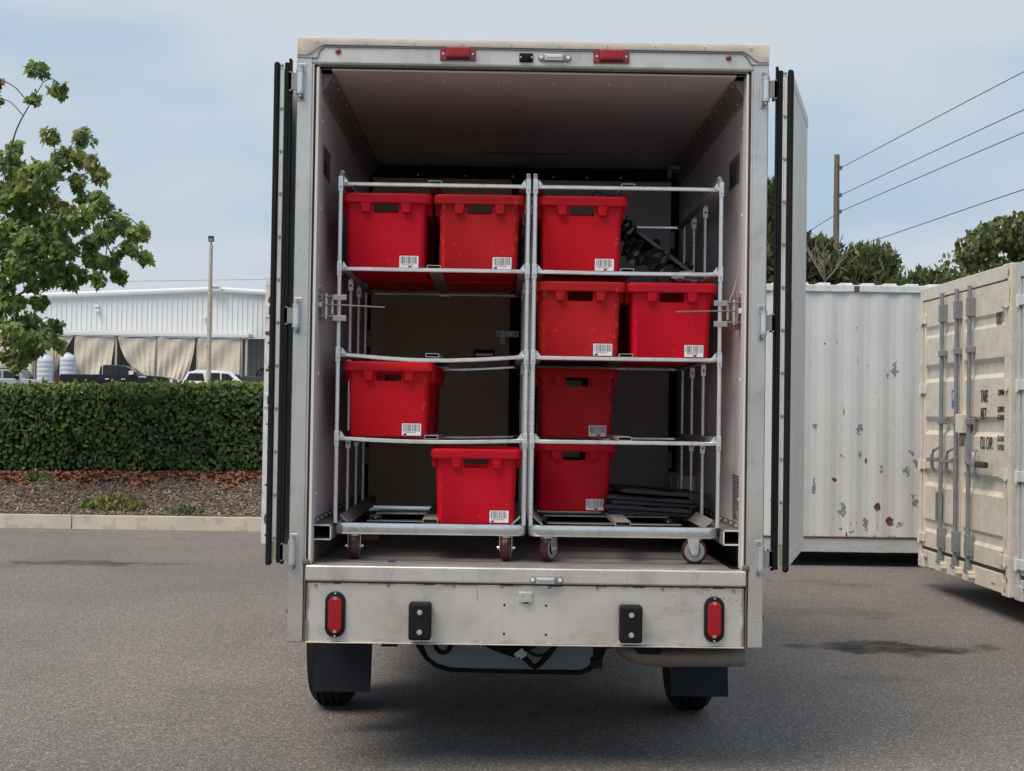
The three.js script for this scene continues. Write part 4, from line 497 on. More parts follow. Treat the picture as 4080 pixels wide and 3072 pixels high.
// container whose door end faces the yard (plane x = X0, seen obliquely)
const beige = S(0.72, 0.66, 0.555, 0.55, 0, { map: grainy }), beigeD = S(0.65, 0.59, 0.49, 0.6, 0, { map: grainy }), rodM = S(0.27, 0.285, 0.30, 0.5, 0.35, { map: grainy }), gaskM = S(0.03, 0.032, 0.036, 0.6), inkM = S(0.025, 0.025, 0.025, 0.7), greyW = S(0.56, 0.58, 0.59, 0.55, 0, { map: grainy }), greyD = S(0.36, 0.385, 0.41, 0.6, 0, { map: grainy });
function doorBox(label, X0, zFar, Y0, m, mD, detail) {
  const Wd = 2.43, Ht = 2.597, Ln = 6.06, zN = zFar + Wd, C = thing('shipping_container', label, 'container', X0 + Ln / 2, Y0, zFar + Wd / 2), q = (n, g, mt, p = C) => add(n, move(Array.isArray(g) ? join(g) : g.userData.ready ? g : ready(g), -X0 - Ln / 2, -Y0, -zFar - Wd / 2), mt, p);
  const B = (d0, d1, y0, y1, a, b, r) => box(X0 + d0, X0 + d1, Y0 + y0, Y0 + y1, zFar + a, zFar + b, r); // d = depth from the door plane, a..b = along the door from the far edge
  q('body_box', box(X0 + 0.06, X0 + Ln, Y0 + 0.02, Y0 + Ht - 0.02, zFar + 0.05, zN - 0.05), m);
  for (const [z, s] of [[zFar + 0.03, -1], [zN - 0.03, 1]]) { const w = corr(Ln - 0.3, Y0 + 0.16, Y0 + Ht - 0.06, 0.278, 0.036); if (s < 0) w.scale(1, 1, -1); w.translate(X0 + 0.15, 0, z); q('corrugated_wall', w, m); q('rail', [box(X0 + 0.1, X0 + Ln - 0.1, Y0, Y0 + 0.16, z - 0.02, z + 0.02, 0.004), box(X0 + 0.1, X0 + Ln - 0.1, Y0 + Ht - 0.07, Y0 + Ht - 0.005, z - 0.02, z + 0.025, 0.004)], m); }
  for (const z of [zFar + 0.081, zN - 0.081]) for (const y of [Y0 + 0.059, Y0 + Ht - 0.059]) for (const x of [X0 + 0.089, X0 + Ln - 0.089]) { const c = casting(x, y, z, x < X0 + 1 ? -1 : 1, z > zFar + 1 ? 1 : -1), b = q('corner_casting', c.body, m); q('lifting_hole', c.holes, mD === beigeD ? rustM : gaskM, b); }
  q('door_post', B(0.0, 0.1, 0.11, Ht - 0.11, 0.0, 0.075, 0.008), m); q('door_post', B(0.0, 0.1, 0.11, Ht - 0.11, Wd - 0.075, Wd, 0.008), m);
  q('door_header', B(0.005, 0.1, Ht - 0.12, Ht - 0.004, 0.17, Wd - 0.17, 0.006), m); q('door_sill', [B(0.005, 0.12, 0.015, 0.165, 0.28, Wd - 0.17, 0.006), B(0.005, 0.1, 0.1, 0.165, 0.12, 0.3, 0.004)], m);
  q('door_gasket', [B(0.02, 0.06, 0.168, 0.205, 0.09, Wd - 0.09), B(0.02, 0.06, Ht - 0.16, Ht - 0.125, 0.09, Wd - 0.09), B(0.035, 0.06, 0.17, Ht - 0.13, 0.075, 0.11), B(0.035, 0.06, 0.17, Ht - 0.13, Wd / 2 - 0.02, Wd / 2 + 0.02), B(0.035, 0.06, 0.17, Ht - 0.13, Wd - 0.1, Wd - 0.075)], gaskM);
  const gr = [0.5, 1.02, 1.49, 1.96]; // horizontal pressed recesses
  for (const [a, b] of [[0.11, Wd / 2 - 0.015], [Wd / 2 + 0.015, Wd - 0.1]]) {
    // leaf as a stepped sheet: flush fields and recessed bands
    const lv = [[0.2, 0], [0.44, 0]]; lv.length = 0; lv.push([0.2, 0.012], [0.2, 0.012]); const prof = [[0.012, 0.2], [0.012, 0.34], [0.03, 0.37], [0.03, 0.43], [0.012, 0.46], [0.012, 0.76], [0.045, 0.80], [0.045, 0.885], [0.012, 0.925], [0.012, 1.235], [0.045, 1.275], [0.045, 1.36], [0.012, 1.40], [0.012, 1.71], [0.045, 1.75], [0.045, 1.835], [0.012, 1.875], [0.012, 2.12], [0.03, 2.15], [0.03, 2.2], [0.012, 2.23], [0.012, Ht - 0.13]];
    const out = prof.map(([d, y]) => [X0 + d, Y0 + y]); out.push([X0 + 0.055, Y0 + Ht - 0.13], [X0 + 0.055, Y0 + 0.2]); const g = new THREE.ExtrudeGeometry(shp(out), { depth: b - a - 0.09, bevelEnabled: false }); g.translate(0, 0, zFar + a + 0.045);
    const L = q('door_leaf', ready(g), m); q('leaf_frame', [B(0.006, 0.055, 0.2, Ht - 0.13, a, a + 0.05, 0.006), B(0.006, 0.055, 0.2, Ht - 0.13, b - 0.05, b, 0.006)], m, L);
    const hz = a < 1 ? 0.0 : Wd; for (const y of [0.28, 0.95, 1.65, 2.3]) { const z0 = a < 1 ? 0.03 : Wd - 0.19, z1 = a < 1 ? 0.19 : Wd - 0.03; q('hinge', [B(-0.012, 0.012, y - 0.04, y + 0.04, z0, z1, 0.005), cyl(0.019, 0.1, 'y', X0 - 0.008, Y0 + y, zFar + (a < 1 ? 0.06 : Wd - 0.06), 10)], detail ? m : S(0.62, 0.63, 0.63, 0.55), L); }
  }
  for (const [z, d] of [[0.77, 0], [1.19 - 0.0, 0], [1.53, 1]]) {
    const y0 = 0.11, y1 = Ht - 0.1, zz = zFar + z, R = q('lock_rod', cyl(0.019, y1 - y0, 'y', X0 - 0.028, Y0 + (y0 + y1) / 2, zz, 12), rodM);
    q('rod_guide', [B(-0.05, 0.014, 0.235, 0.415, z - 0.036, z + 0.036, 0.006)], rodM, R); q('rod_guide', [B(-0.05, 0.014, Ht - 0.36, Ht - 0.2, z - 0.036, z + 0.036, 0.006)], rodM, R);
    for (const y of [1.36, 1.96]) q('rod_clamp', [B(-0.05, 0.014, y - 0.028, y + 0.028, z - 0.034, z + 0.05, 0.006)], rodM, R);
    q('cam', [cyl(0.028, 0.05, 'y', X0 - 0.028, Y0 + 0.16, zz, 10), B(-0.055, 0.0, 0.1, 0.13, z - 0.045, z + 0.03, 0.006)], rodM, R); q('cam_keeper', [B(-0.04, 0.008, 0.085, 0.115, z - 0.05, z + 0.09, 0.008), B(-0.04, 0.008, 0.06, 0.085, z + 0.05, z + 0.1, 0.006)], m, R);
    const hl = d ? 0.5 : -0.34, H = q('lock_handle', [sweep([[X0 - 0.05, Y0 + 1.02, zz], [X0 - 0.055, Y0 + 1.015, zz + hl * 0.3], [X0 - 0.05, Y0 + 1.01, zz + hl]], 0.018, 0.035)], rodM, R);
    if (d) q('handle_grip', sweep([[X0 - 0.052, Y0 + 1.012, zz + hl * 0.55], [X0 - 0.05, Y0 + 1.01, zz + hl * 1.02]], 0.032, 0.05, 0.3), gaskM, R);
    q('handle_catch', [sweep([[X0 - 0.02, Y0 + 0.9, zz + hl * 0.5], [X0 - 0.055, Y0 + 0.95, zz + hl * 0.5], [X0 - 0.06, Y0 + 1.05, zz + hl * 0.46], [X0 - 0.05, Y0 + 1.1, zz + hl * 0.4], [X0 - 0.015, Y0 + 1.12, zz + hl * 0.3]], 0.03, 0.02)], rodM, R);
  }
  return { q, B, zN, Wd, Ht, C };
}
{
  const { q, B } = doorBox('beige container at the right with grey lock rods on its door end', 3.955, -13.67, 0.197, beige, beigeD, true);
  q('lock_box', [B(-0.06, 0.01, 1.26, 1.42, 1.27, 1.45, 0.006)], beige); const pl = q('padlock', [B(-0.06, -0.03, 1.15, 1.22, 1.36, 1.43, 0.008)], S(0.2, 0.17, 0.11, 0.5, 0.6)); q('shackle', [tube([[3.91, 1.41, -12.3], [3.91, 1.45, -12.3], [3.91, 1.46, -12.275], [3.91, 1.45, -12.25], [3.91, 1.41, -12.25]], 0.006, 6)], S(0.16, 0.1, 0.06, 0.7, 0.5), pl);
  const word = (t, z, y, h, sq = 0.58) => { const g = new TextGeometry(t, { font: thin, size: h, depth: 0.003, curveSegments: 3 }); g.scale(sq, 1, 1); g.rotateY(-Math.PI / 2); g.translate(3.964, y, z); q('stencil_text', ready(g), inkM); };
  word('CU. CAP.', -11.95, 1.335, 0.10); word('33.2 CU.M.', -11.54, 1.405, 0.042); word('1,172 CU.FT.', -11.54, 1.335, 0.042); word('TARE', -11.95, 1.715, 0.10); word('NET', -11.95, 1.57, 0.10); word('28,280 KGS.', -11.54, 1.635, 0.042); word('62,350 LBS.', -11.54, 1.57, 0.042); word('2,200 KGS.', -11.54, 1.77, 0.042); word('0085', -11.585, 2.33, 0.10, 0.42);
  q('data_plate', B(0.002, 0.0115, 0.47, 0.72, 0.52, 0.72, 0.002), S(0.17, 0.175, 0.18, 0.5, 0.4, { map: grainy }));
  q('blue_sticker', B(0.004, 0.0115, 1.48, 1.63, 0.96, 1.08, 0.002), S(0.04, 0.17, 0.46, 0.5)); { const g = new TextGeometry('P', { font, size: 0.07, depth: 0.002, curveSegments: 3 }); g.scale(0.9, 1, 1); g.rotateY(-Math.PI / 2); g.translate(3.958, 1.735, -12.675); q('sticker_letter', ready(g), MT.white); }
  { const g = new THREE.CylinderGeometry(0.06, 0.06, 0.003, 20); g.rotateZ(Math.PI / 2); g.scale(1, 1.25, 0.9); g.translate(3.9645, 0.475, -11.38); q('oval_sticker', ready(g), S(0.05, 0.2, 0.5, 0.5)); const h = new THREE.SphereGeometry(0.02, 10, 8); h.scale(0.12, 1.6, 1.4); h.translate(3.9625, 0.49, -11.375); q('sticker_emblem', ready(h), S(0.5, 0.6, 0.7, 0.5)); }
  for (const [z, y, a, b] of [[-11.31, 0.62, 0.006, 0.05], [-11.29, 0.9, 0.006, 0.08], [-11.28, 0.33, 0.02, 0.03], [-11.33, 0.245, 0.02, 0.02], [-11.6, 0.27, 0.05, 0.006], [-13.6, 0.24, 0.01, 0.03], [-11.26, 2.55, 0.008, 0.08], [-11.29, 2.72, 0.02, 0.03], [-13.2, 0.215, 0.08, 0.008]]) { const g = new THREE.IcosahedronGeometry(1, 1); g.scale(0.0025, b, a); g.translate(3.955, y, z); q('rust_patch', g, S(0.3, 0.17, 0.09, 0.9)); }
  doorBox('pale grey container at the right edge beside the beige one', 3.985, -11.2, 0.19, greyW, greyD, false);
  // wooden blocks that carry the containers
  for (const [x, z] of [[4.9, -13.3], [4.9, -11.65], [9.6, -12.4], [4.9, -10.8], [4.9, -9.2], [9.6, -10]]) single('timber_block', box(x - 0.15, x + 0.15, 0.0, 0.188, z - 0.09, z + 0.09, 0.01), S(0.12, 0.09, 0.07, 0.9), 'dark timber block in the shade under the beige and grey containers', 'block', 'timber blocks under the door-end containers');
  for (const x of [-2.3, 1.5, 5.5, 9.5]) single('timber_block', box(x - 0.15, x + 0.15, 0.0, 0.153, -17.6, -16.3, 0.01), S(0.12, 0.09, 0.07, 0.9), 'dark timber bearer in the shade under the long white container', 'block', 'timber bearers under the white container');
}

// ---------------------------------------------------------------- vegetation
function leafGeo(pts, fold = 0.25) { // flat outline (in x/y, tip +y) fanned about the midrib and folded along it
  const p = []; const L = pts.length; for (let i = 0; i + 1 < L; i++) for (const s of [1, -1]) { const a = pts[i], b = pts[i + 1], A = [s * a[0], a[1], Math.abs(a[0]) * fold], B = [s * b[0], b[1], Math.abs(b[0]) * fold], M = [0, Math.max(a[2] ?? a[1], 0), 0], N = [0, Math.max(b[2] ?? b[1], 0), 0]; const t = s > 0 ? [M, A, B, M, B, N] : [M, B, A, M, N, B]; t.forEach((q) => p.push(...q)); }
  const g = new THREE.BufferGeometry(); g.setAttribute('position', new THREE.Float32BufferAttribute(p, 3)); g.computeVertexNormals(); return ready(g);
}
const leafMat = (tr = 0.3) => new THREE.MeshPhysicalMaterial({ color: 0xffffff, roughness: 0.75, transmission: tr, thickness: 0, side: THREE.DoubleSide });
const ovalLeaf = leafGeo([[0, 0], [0.3, 0.25], [0.38, 0.55], [0.25, 0.85], [0, 1]], 0.22), mapleLeaf = leafGeo([[0, 0, 0], [0.26, -0.06, 0.05], [0.2, 0.14, 0.1], [0.56, 0.2, 0.2], [0.36, 0.36, 0.3], [0.5, 0.66, 0.4], [0.22, 0.6, 0.5], [0.16, 0.82, 0.8], [0, 1.05, 1.05]], 0.2), spray = leafGeo([[0, 0], [0.16, 0.3], [0.1, 0.42], [0.2, 0.62], [0.08, 0.72], [0, 1]], 0.3);
{ // clipped hedge
  const H = thing('hedge', 'clipped dark green hedge along the planting bed', 'hedge', -6, 0.5, -22.6), r = rngOf(101), x0 = -12.5, x1 = -1.6;
  const top = (x) => 1.84 + clamp((x + 7.5) / 4) * 0.11 + 0.10 * (fbm(x / 9 + 5, 0.4, 26, 3, 3) - 0.5), face = (x, y) => -22.0 + 0.16 * (fbm(x / 6 + 4, y / 6 + 1, 14, 4, 8) - 0.5) - 0.12 * clamp((1.2 - y) / 0.7) * 0.6 - 0.10 * sstep(1.7, 2.0, y);
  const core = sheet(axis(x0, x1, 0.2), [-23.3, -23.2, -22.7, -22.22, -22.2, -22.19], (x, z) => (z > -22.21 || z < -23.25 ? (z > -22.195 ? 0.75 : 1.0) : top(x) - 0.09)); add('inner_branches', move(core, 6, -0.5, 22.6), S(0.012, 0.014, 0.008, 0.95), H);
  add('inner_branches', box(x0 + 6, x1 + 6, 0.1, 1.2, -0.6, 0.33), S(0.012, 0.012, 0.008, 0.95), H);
  const A = [], C = []; for (let i = 0; i < 44000; i++) {
    const x = lerp(x0, x1, r()), onTop = r() < 0.25, lowcut = 0.52 + 0.16 * fbm(x / 4 + 9, 0.7, 16, 3, 5); let y = onTop ? top(x) + (r() - 0.5) * 0.08 : lowcut + (top(x) - lowcut) * r(), z = onTop ? lerp(-23.2, -22.05, r()) : face(x, y) - 0.26 * Math.pow(r(), 1.5);
    const gap = fbm(x / 6 + 2, y / 6 + 2, 40, 3, 44); if (!onTop && gap > 0.66 && r() < 0.75) z -= 0.12;
    const s = (0.046 + 0.042 * r()) * (onTop ? 0.95 : 1), up = onTop ? -1.0 : -0.6; A.push(mat4(V(x + 6, y - 0.5, z + 22.6), new THREE.Euler(up + (r() - 0.5) * 1.5, (r() - 0.5) * 2.2, (r() - 0.5) * 2.6), V(s, s, s)));
    const n = fbm(x / 5 + 1, y / 5 + 3, 9, 3, 70), fresh = (onTop || y > top(x) - 0.13 ? 0.65 : 0) * r() + 0.5 * sstep(0.66, 0.78, n), k = 0.35 + 1.0 * r(), dead = r() < 0.03; C.push(dead ? [0.10 * k, 0.05 * k, 0.035 * k] : [lerp(0.085, 0.30, fresh) * k, lerp(0.165, 0.37, fresh) * k, lerp(0.03, 0.042, fresh) * k]);
  }
  for (let i = 0; i < 90; i++) { const x = lerp(x0, x1, r()), n = 4 + Math.floor(5 * r()), h = 0.05 + 0.1 * r(), zz = -22.1 - 0.5 * r(); for (let k = 0; k < n; k++) { const s = 0.04 + 0.035 * r(), q = 0.6 + 0.7 * r(); A.push(mat4(V(x + 6 + (r() - 0.5) * 0.08, top(x) + h * k / n - 0.5, zz + 22.6 + (r() - 0.5) * 0.08), new THREE.Euler((r() - 0.5) * 2, r() * 6.28, (r() - 0.5) * 1.6), V(s, s, s))); C.push([0.24 * q, 0.28 * q, 0.035 * q]); } }
  copies('foliage', ovalLeaf, leafMat(), A, H, C);
  for (let i = 0; i < 34; i++) { const x = lerp(x0, x1, (i + 0.5 * r()) / 34); add('stem', move(tube([[x, 0.42, -22.15], [x + 0.05 * (r() - 0.5), 0.62, -22.12], [x + 0.2 * (r() - 0.5), 0.95, -22.1]], 0.012 + 0.008 * r(), 5, 6), 6, -0.5, 22.6), S(0.09, 0.065, 0.05, 0.9), H); }
}
// low weeds on the bed
[['large low weed clump growing against the kerb', -5.27, -19.95, 0.36, 0.19, 800, [0.17, 0.19, 0.04]], ['small sparse weed clump by the kerb, nearer the truck', -4.22, -19.6, 0.2, 0.10, 160, [0.11, 0.15, 0.05]], ['thin weed sprig at the foot of the hedge, far left', -6.75, -21.4, 0.18, 0.16, 140, [0.17, 0.22, 0.045]]].forEach(([label, x, z, rad, hh, n, c], q) => {
  const W = thing('weed_clump', label, 'weed', x, bedY(x, z), z, 'weeds on the bed'), r = rngOf(200 + q), A = [], C = []; for (let i = 0; i < n; i++) { const a = r() * 6.28, d = Math.sqrt(r()) * rad, s = 0.03 + 0.035 * r(), px = Math.cos(a) * d * 1.25, pz = Math.sin(a) * d * 0.8; A.push(mat4(V(px, bedY(x + px, z + pz) - bedY(x, z) + hh * r() * (1 - d / rad * 0.8), pz), new THREE.Euler(-0.7 + (r() - 0.5) * 1.8, r() * 6.28, (r() - 0.5) * 1.4), V(s, s * 1.5, s))); const k = 0.5 + 0.8 * r(); C.push(c.map((v) => v * k)); } copies('leaves', ovalLeaf, leafMat(), A, W, C);
  const st = []; for (let i = 0; i < 14; i++) { const a = r() * 6.28, d = rad * 0.7 * r(); st.push(tube([[0, -0.02, 0], [Math.cos(a) * d * 0.5, hh * 0.5, Math.sin(a) * d * 0.5], [Math.cos(a) * d, hh * 0.8, Math.sin(a) * d]], 0.004, 4, 4)); } add('stems', st, S(0.12, 0.1, 0.05, 0.9), W);
});
{ // maple at the left edge: trunk outside the frame, leaf clusters on arching twigs
  const T0 = [-8.3, 0.35, -20.6], M = thing('maple_tree', 'young maple tree with lobed leaves reaching in from the left', 'tree', ...T0), r = rngOf(303), bark = S(0.12, 0.10, 0.085, 0.9, 0, { map: grainy }), q = (n, g, m) => add(n, move(g, -T0[0], -T0[1], -T0[2]), m, M);
  const CL = [[-6.49, 6.29, 0.13], [-6.3, 6.09, 0.13], [-6.54, 5.87, 0.09], [-7.05, 5.8, 0.13], [-7.09, 6.11, 0.06], [-6.09, 5.49, 0.16], [-6.3, 5.37, 0.12], [-6.27, 5.23, 0.12], [-6.04, 5.14, 0.14], [-6.31, 5.07, 0.16], [-7, 5.31, 0.12], [-6.99, 5.05, 0.19], [-6.98, 4.84, 0.14], [-6.61, 4.78, 0.19], [-6.43, 4.83, 0.19], [-6.19, 4.79, 0.19], [-6.01, 4.79, 0.14], [-5.78, 4.93, 0.14], [-5.68, 4.98, 0.1], [-6.84, 4.61, 0.19], [-6.61, 4.62, 0.21], [-6.38, 4.67, 0.21], [-5.72, 4.54, 0.13], [-5.95, 4.56, 0.09], [-6.95, 4.38, 0.23], [-6.72, 4.38, 0.23], [-6.42, 4.46, 0.19], [-6.19, 4.51, 0.14], [-5.67, 4.26, 0.16], [-5.44, 4.35, 0.14], [-5.39, 4.21, 0.19], [-5.2, 4.12, 0.16], [-5.08, 4.01, 0.1], [-5.12, 3.82, 0.12], [-5.03, 3.71, 0.08], [-5.45, 4, 0.14], [-5.6, 4.05, 0.14], [-5.78, 3.9, 0.14], [-5.75, 3.69, 0.12], [-5.95, 4.14, 0.14], [-6.13, 4.27, 0.16], [-6.37, 4.15, 0.21], [-6.6, 4.08, 0.21], [-6.83, 4.03, 0.23], [-7.01, 4.07, 0.19], [-6.24, 3.92, 0.19], [-6.08, 3.81, 0.16], [-6.01, 3.71, 0.09], [-6.48, 3.87, 0.19], [-6.71, 3.8, 0.19], [-6.91, 3.75, 0.14], [-5.31, 3.73, 0.05], [-5.45, 3.61, 0.1], [-5.47, 3.49, 0.09], [-6.35, 3.66, 0.19], [-6.58, 3.56, 0.19], [-6.82, 3.56, 0.16], [-6.19, 3.52, 0.19], [-6.92, 3.63, 0.15], [-6.79, 3.43, 0.2], [-6.54, 3.53, 0.2], [-6.29, 3.49, 0.18], [-6.16, 3.36, 0.1], [-6.49, 3.28, 0.13], [-5.78, 3.67, 0.13], [-5.48, 3.6, 0.11], [-5.57, 3.37, 0.11], [-5.42, 3.48, 0.1], [-5.07, 3.74, 0.09], [-6.89, 3.12, 0.18], [-6.71, 3.02, 0.15], [-6.56, 3.1, 0.13], [-6.88, 2.92, 0.2], [-6.65, 2.74, 0.2], [-6.47, 2.75, 0.15], [-6.78, 2.67, 0.23], [-6.57, 2.57, 0.2], [-6.37, 2.6, 0.15], [-6.27, 2.52, 0.14], [-6.52, 2.39, 0.15], [-6.62, 2.29, 0.11], [-6.69, 2.18, 0.09], [-6.9, 2.54, 0.15], [-6.97, 2.31, 0.1], [-6.19, 2.47, 0.08]];
  q('trunk', sweepTaper([[-8.3, 0.3, -20.6], [-8.25, 1.2, -20.6], [-8.3, 2.4, -20.55], [-8.15, 3.6, -20.6], [-8.0, 4.8, -20.5], [-7.8, 6.2, -20.5]], 0.11, 0.03), bark);
  const limbs = [[[-8.28, 1.6, -20.6], [-7.5, 2.1, -20.5], [-6.9, 2.5, -20.5], [-6.5, 2.75, -20.5]], [[-8.25, 2.2, -20.6], [-7.4, 3.0, -20.4], [-6.8, 3.5, -20.4], [-6.25, 3.95, -20.5], [-5.85, 4.2, -20.5], [-5.45, 4.25, -20.5]], [[-8.2, 2.9, -20.6], [-7.3, 3.7, -20.8], [-6.7, 4.4, -20.7], [-6.3, 4.9, -20.6], [-6.1, 5.3, -20.6]], [[-8.15, 3.4, -20.6], [-7.4, 4.5, -20.5], [-7.0, 5.0, -20.5], [-6.85, 5.5, -20.5], [-6.5, 6.15, -20.5]], [[-8.28, 1.9, -20.6], [-7.2, 2.8, -20.2], [-6.4, 3.3, -20.2], [-5.9, 3.85, -20.3], [-5.6, 4.0, -20.3], [-5.4, 3.6, -20.3]], [[-7.0, 4.4, -20.5], [-6.4, 4.7, -20.4], [-5.95, 4.8, -20.4], [-5.7, 4.95, -20.4]]];
  limbs.forEach((l, i) => q('branch', sweepTaper(l, [0.032, 0.042, 0.035, 0.026, 0.03, 0.018][i], 0.006), bark));
  const near = (p) => { let b = null, bd = 9; for (const l of limbs) for (let i = 0; i + 1 < l.length; i++) for (let t = 0; t <= 1; t += 0.25) { const c = V(...l[i]).lerp(V(...l[i + 1]), t), d = c.distanceTo(p) + (c.x > p.x ? 0.3 : 0); if (d < bd) { bd = d; b = c; } } return b; };
  const A = [], C = [], tw = [];
  for (const [cx, cy, cr] of CL) {
    const big = cr > 0.13, cz = -20.5 + (r() - 0.5) * (big ? 1.5 : 0.8), ctr = V(cx, cy, cz), b = near(ctr), mid = V().lerpVectors(b, ctr, 0.5); mid.y += 0.10; tw.push(tube([[b.x, b.y, b.z], [mid.x, mid.y, mid.z], [cx, cy + cr * 0.4, cz]], 0.0075, 4, 6)); for (let k = 0; k < 5; k++) { const e = [cx + (r() - 0.5) * 1.6 * cr, cy + (r() - 0.6) * 1.4 * cr, cz + (r() - 0.5) * 1.6 * cr]; tw.push(tube([[lerp(mid.x, cx, 0.7), lerp(mid.y, cy + cr * 0.4, 0.7), lerp(mid.z, cz, 0.7)], [(cx + e[0]) / 2, (cy + e[1]) / 2 + 0.04, (cz + e[2]) / 2], e], 0.0035, 4, 4)); }
    const n = Math.round(24 + 1750 * cr * cr), ff = r(); for (let i = 0; i < n; i++) { const a = r() * 6.28, e = Math.acos(2 * r() - 1), d = cr * 1.06 * Math.cbrt(r()); const p = V(cx + d * Math.sin(e) * Math.cos(a), cy + d * Math.cos(e) * 0.9, cz + d * Math.sin(e) * Math.sin(a) * 1.2), s = 0.055 + 0.09 * r(); A.push(mat4(p.sub(V(...T0)), new THREE.Euler(2.5 + (r() - 0.5) * 1.5, (r() - 0.5) * 2.4, (r() - 0.5) * 1.6), V(s, s, s))); const k = 0.65 + 0.7 * r(), w = clamp(0.35 * ff + 0.5 * r() * r()); const au = r() < 0.012; C.push(au ? [0.16 * k, 0.09 * k, 0.03] : [lerp(0.105, 0.26, w) * k, lerp(0.175, 0.30, w) * k, lerp(0.028, 0.042, w) * k]); }
  }
  q('twig', join(tw), S(0.16, 0.13, 0.105, 0.9));
  copies('crown', mapleLeaf, leafMat(), A, M, C);
}
function sweepTaper(pts, r0, r1) { const c = new THREE.CatmullRomCurve3(pts.map((p) => V(...p))), N = pts.length * 6, g = new THREE.TubeGeometry(c, N, 1, 9), p = g.attributes.position; for (let i = 0; i <= N; i++) { const o = c.getPointAt(i / N), rr = lerp(r0, r1, i / N); for (let k = 0; k <= 9; k++) { const j = i * 10 + k; p.setXYZ(j, o.x + (p.getX(j) - o.x) * rr, o.y + (p.getY(j) - o.y) * rr, o.z + (p.getZ(j) - o.z) * rr); } } g.computeVertexNormals(); return ready(g); }
function tree(name, label, x, y0, z, clumps, geo, leafS, dens, cols, trunk, seed, group) {
  const M = thing(name, label, 'tree', x, y0, z, group), r = rngOf(seed), A = [], C = [], tw = [], bark = S(0.13, 0.11, 0.095, 0.9, 0, { map: grainy });
  add('trunk', sweepTaper(trunk, trunk.r[0], trunk.r[1]), bark, M);
  const tc = new THREE.CatmullRomCurve3(trunk.map((p) => V(...p)));
  for (const [cx, cy, cz, cr] of clumps) { const b = tc.getPointAt(clamp((cy - 0.5) / trunk[trunk.length - 1][1], 0.1, 1)); tw.push(tube([[b.x, b.y, b.z], [(b.x + cx) / 2, (b.y + cy) / 2 + 0.05, (b.z + cz) / 2], [cx, cy, cz]], 0.012, 5, 6)); const n = Math.round(dens * cr * cr); for (let i = 0; i < n; i++) { const a = r() * 6.28, e = Math.acos(2 * r() - 1), d = cr * Math.cbrt(0.2 + 0.8 * r()); const s = leafS * (0.6 + 0.8 * r()); A.push(mat4(V(cx + d * Math.sin(e) * Math.cos(a), cy + d * Math.cos(e) * 0.75, cz + d * Math.sin(e) * Math.sin(a)), new THREE.Euler((r() - 0.5) * 2.4, r() * 6.28, (r() - 0.5) * 2.4), V(s, s, s))); const w = r() * r(), k = 0.6 + 0.8 * r(); C.push([0, 1, 2].map((j) => lerp(cols[0][j], cols[1][j], w) * k)); } }
  add('branches', tw, bark, M); copies('crown', geo, leafMat(), A, M, C); return M;
}
const tk = (a, r0, r1) => { a.r = [r0, r1]; return a; };
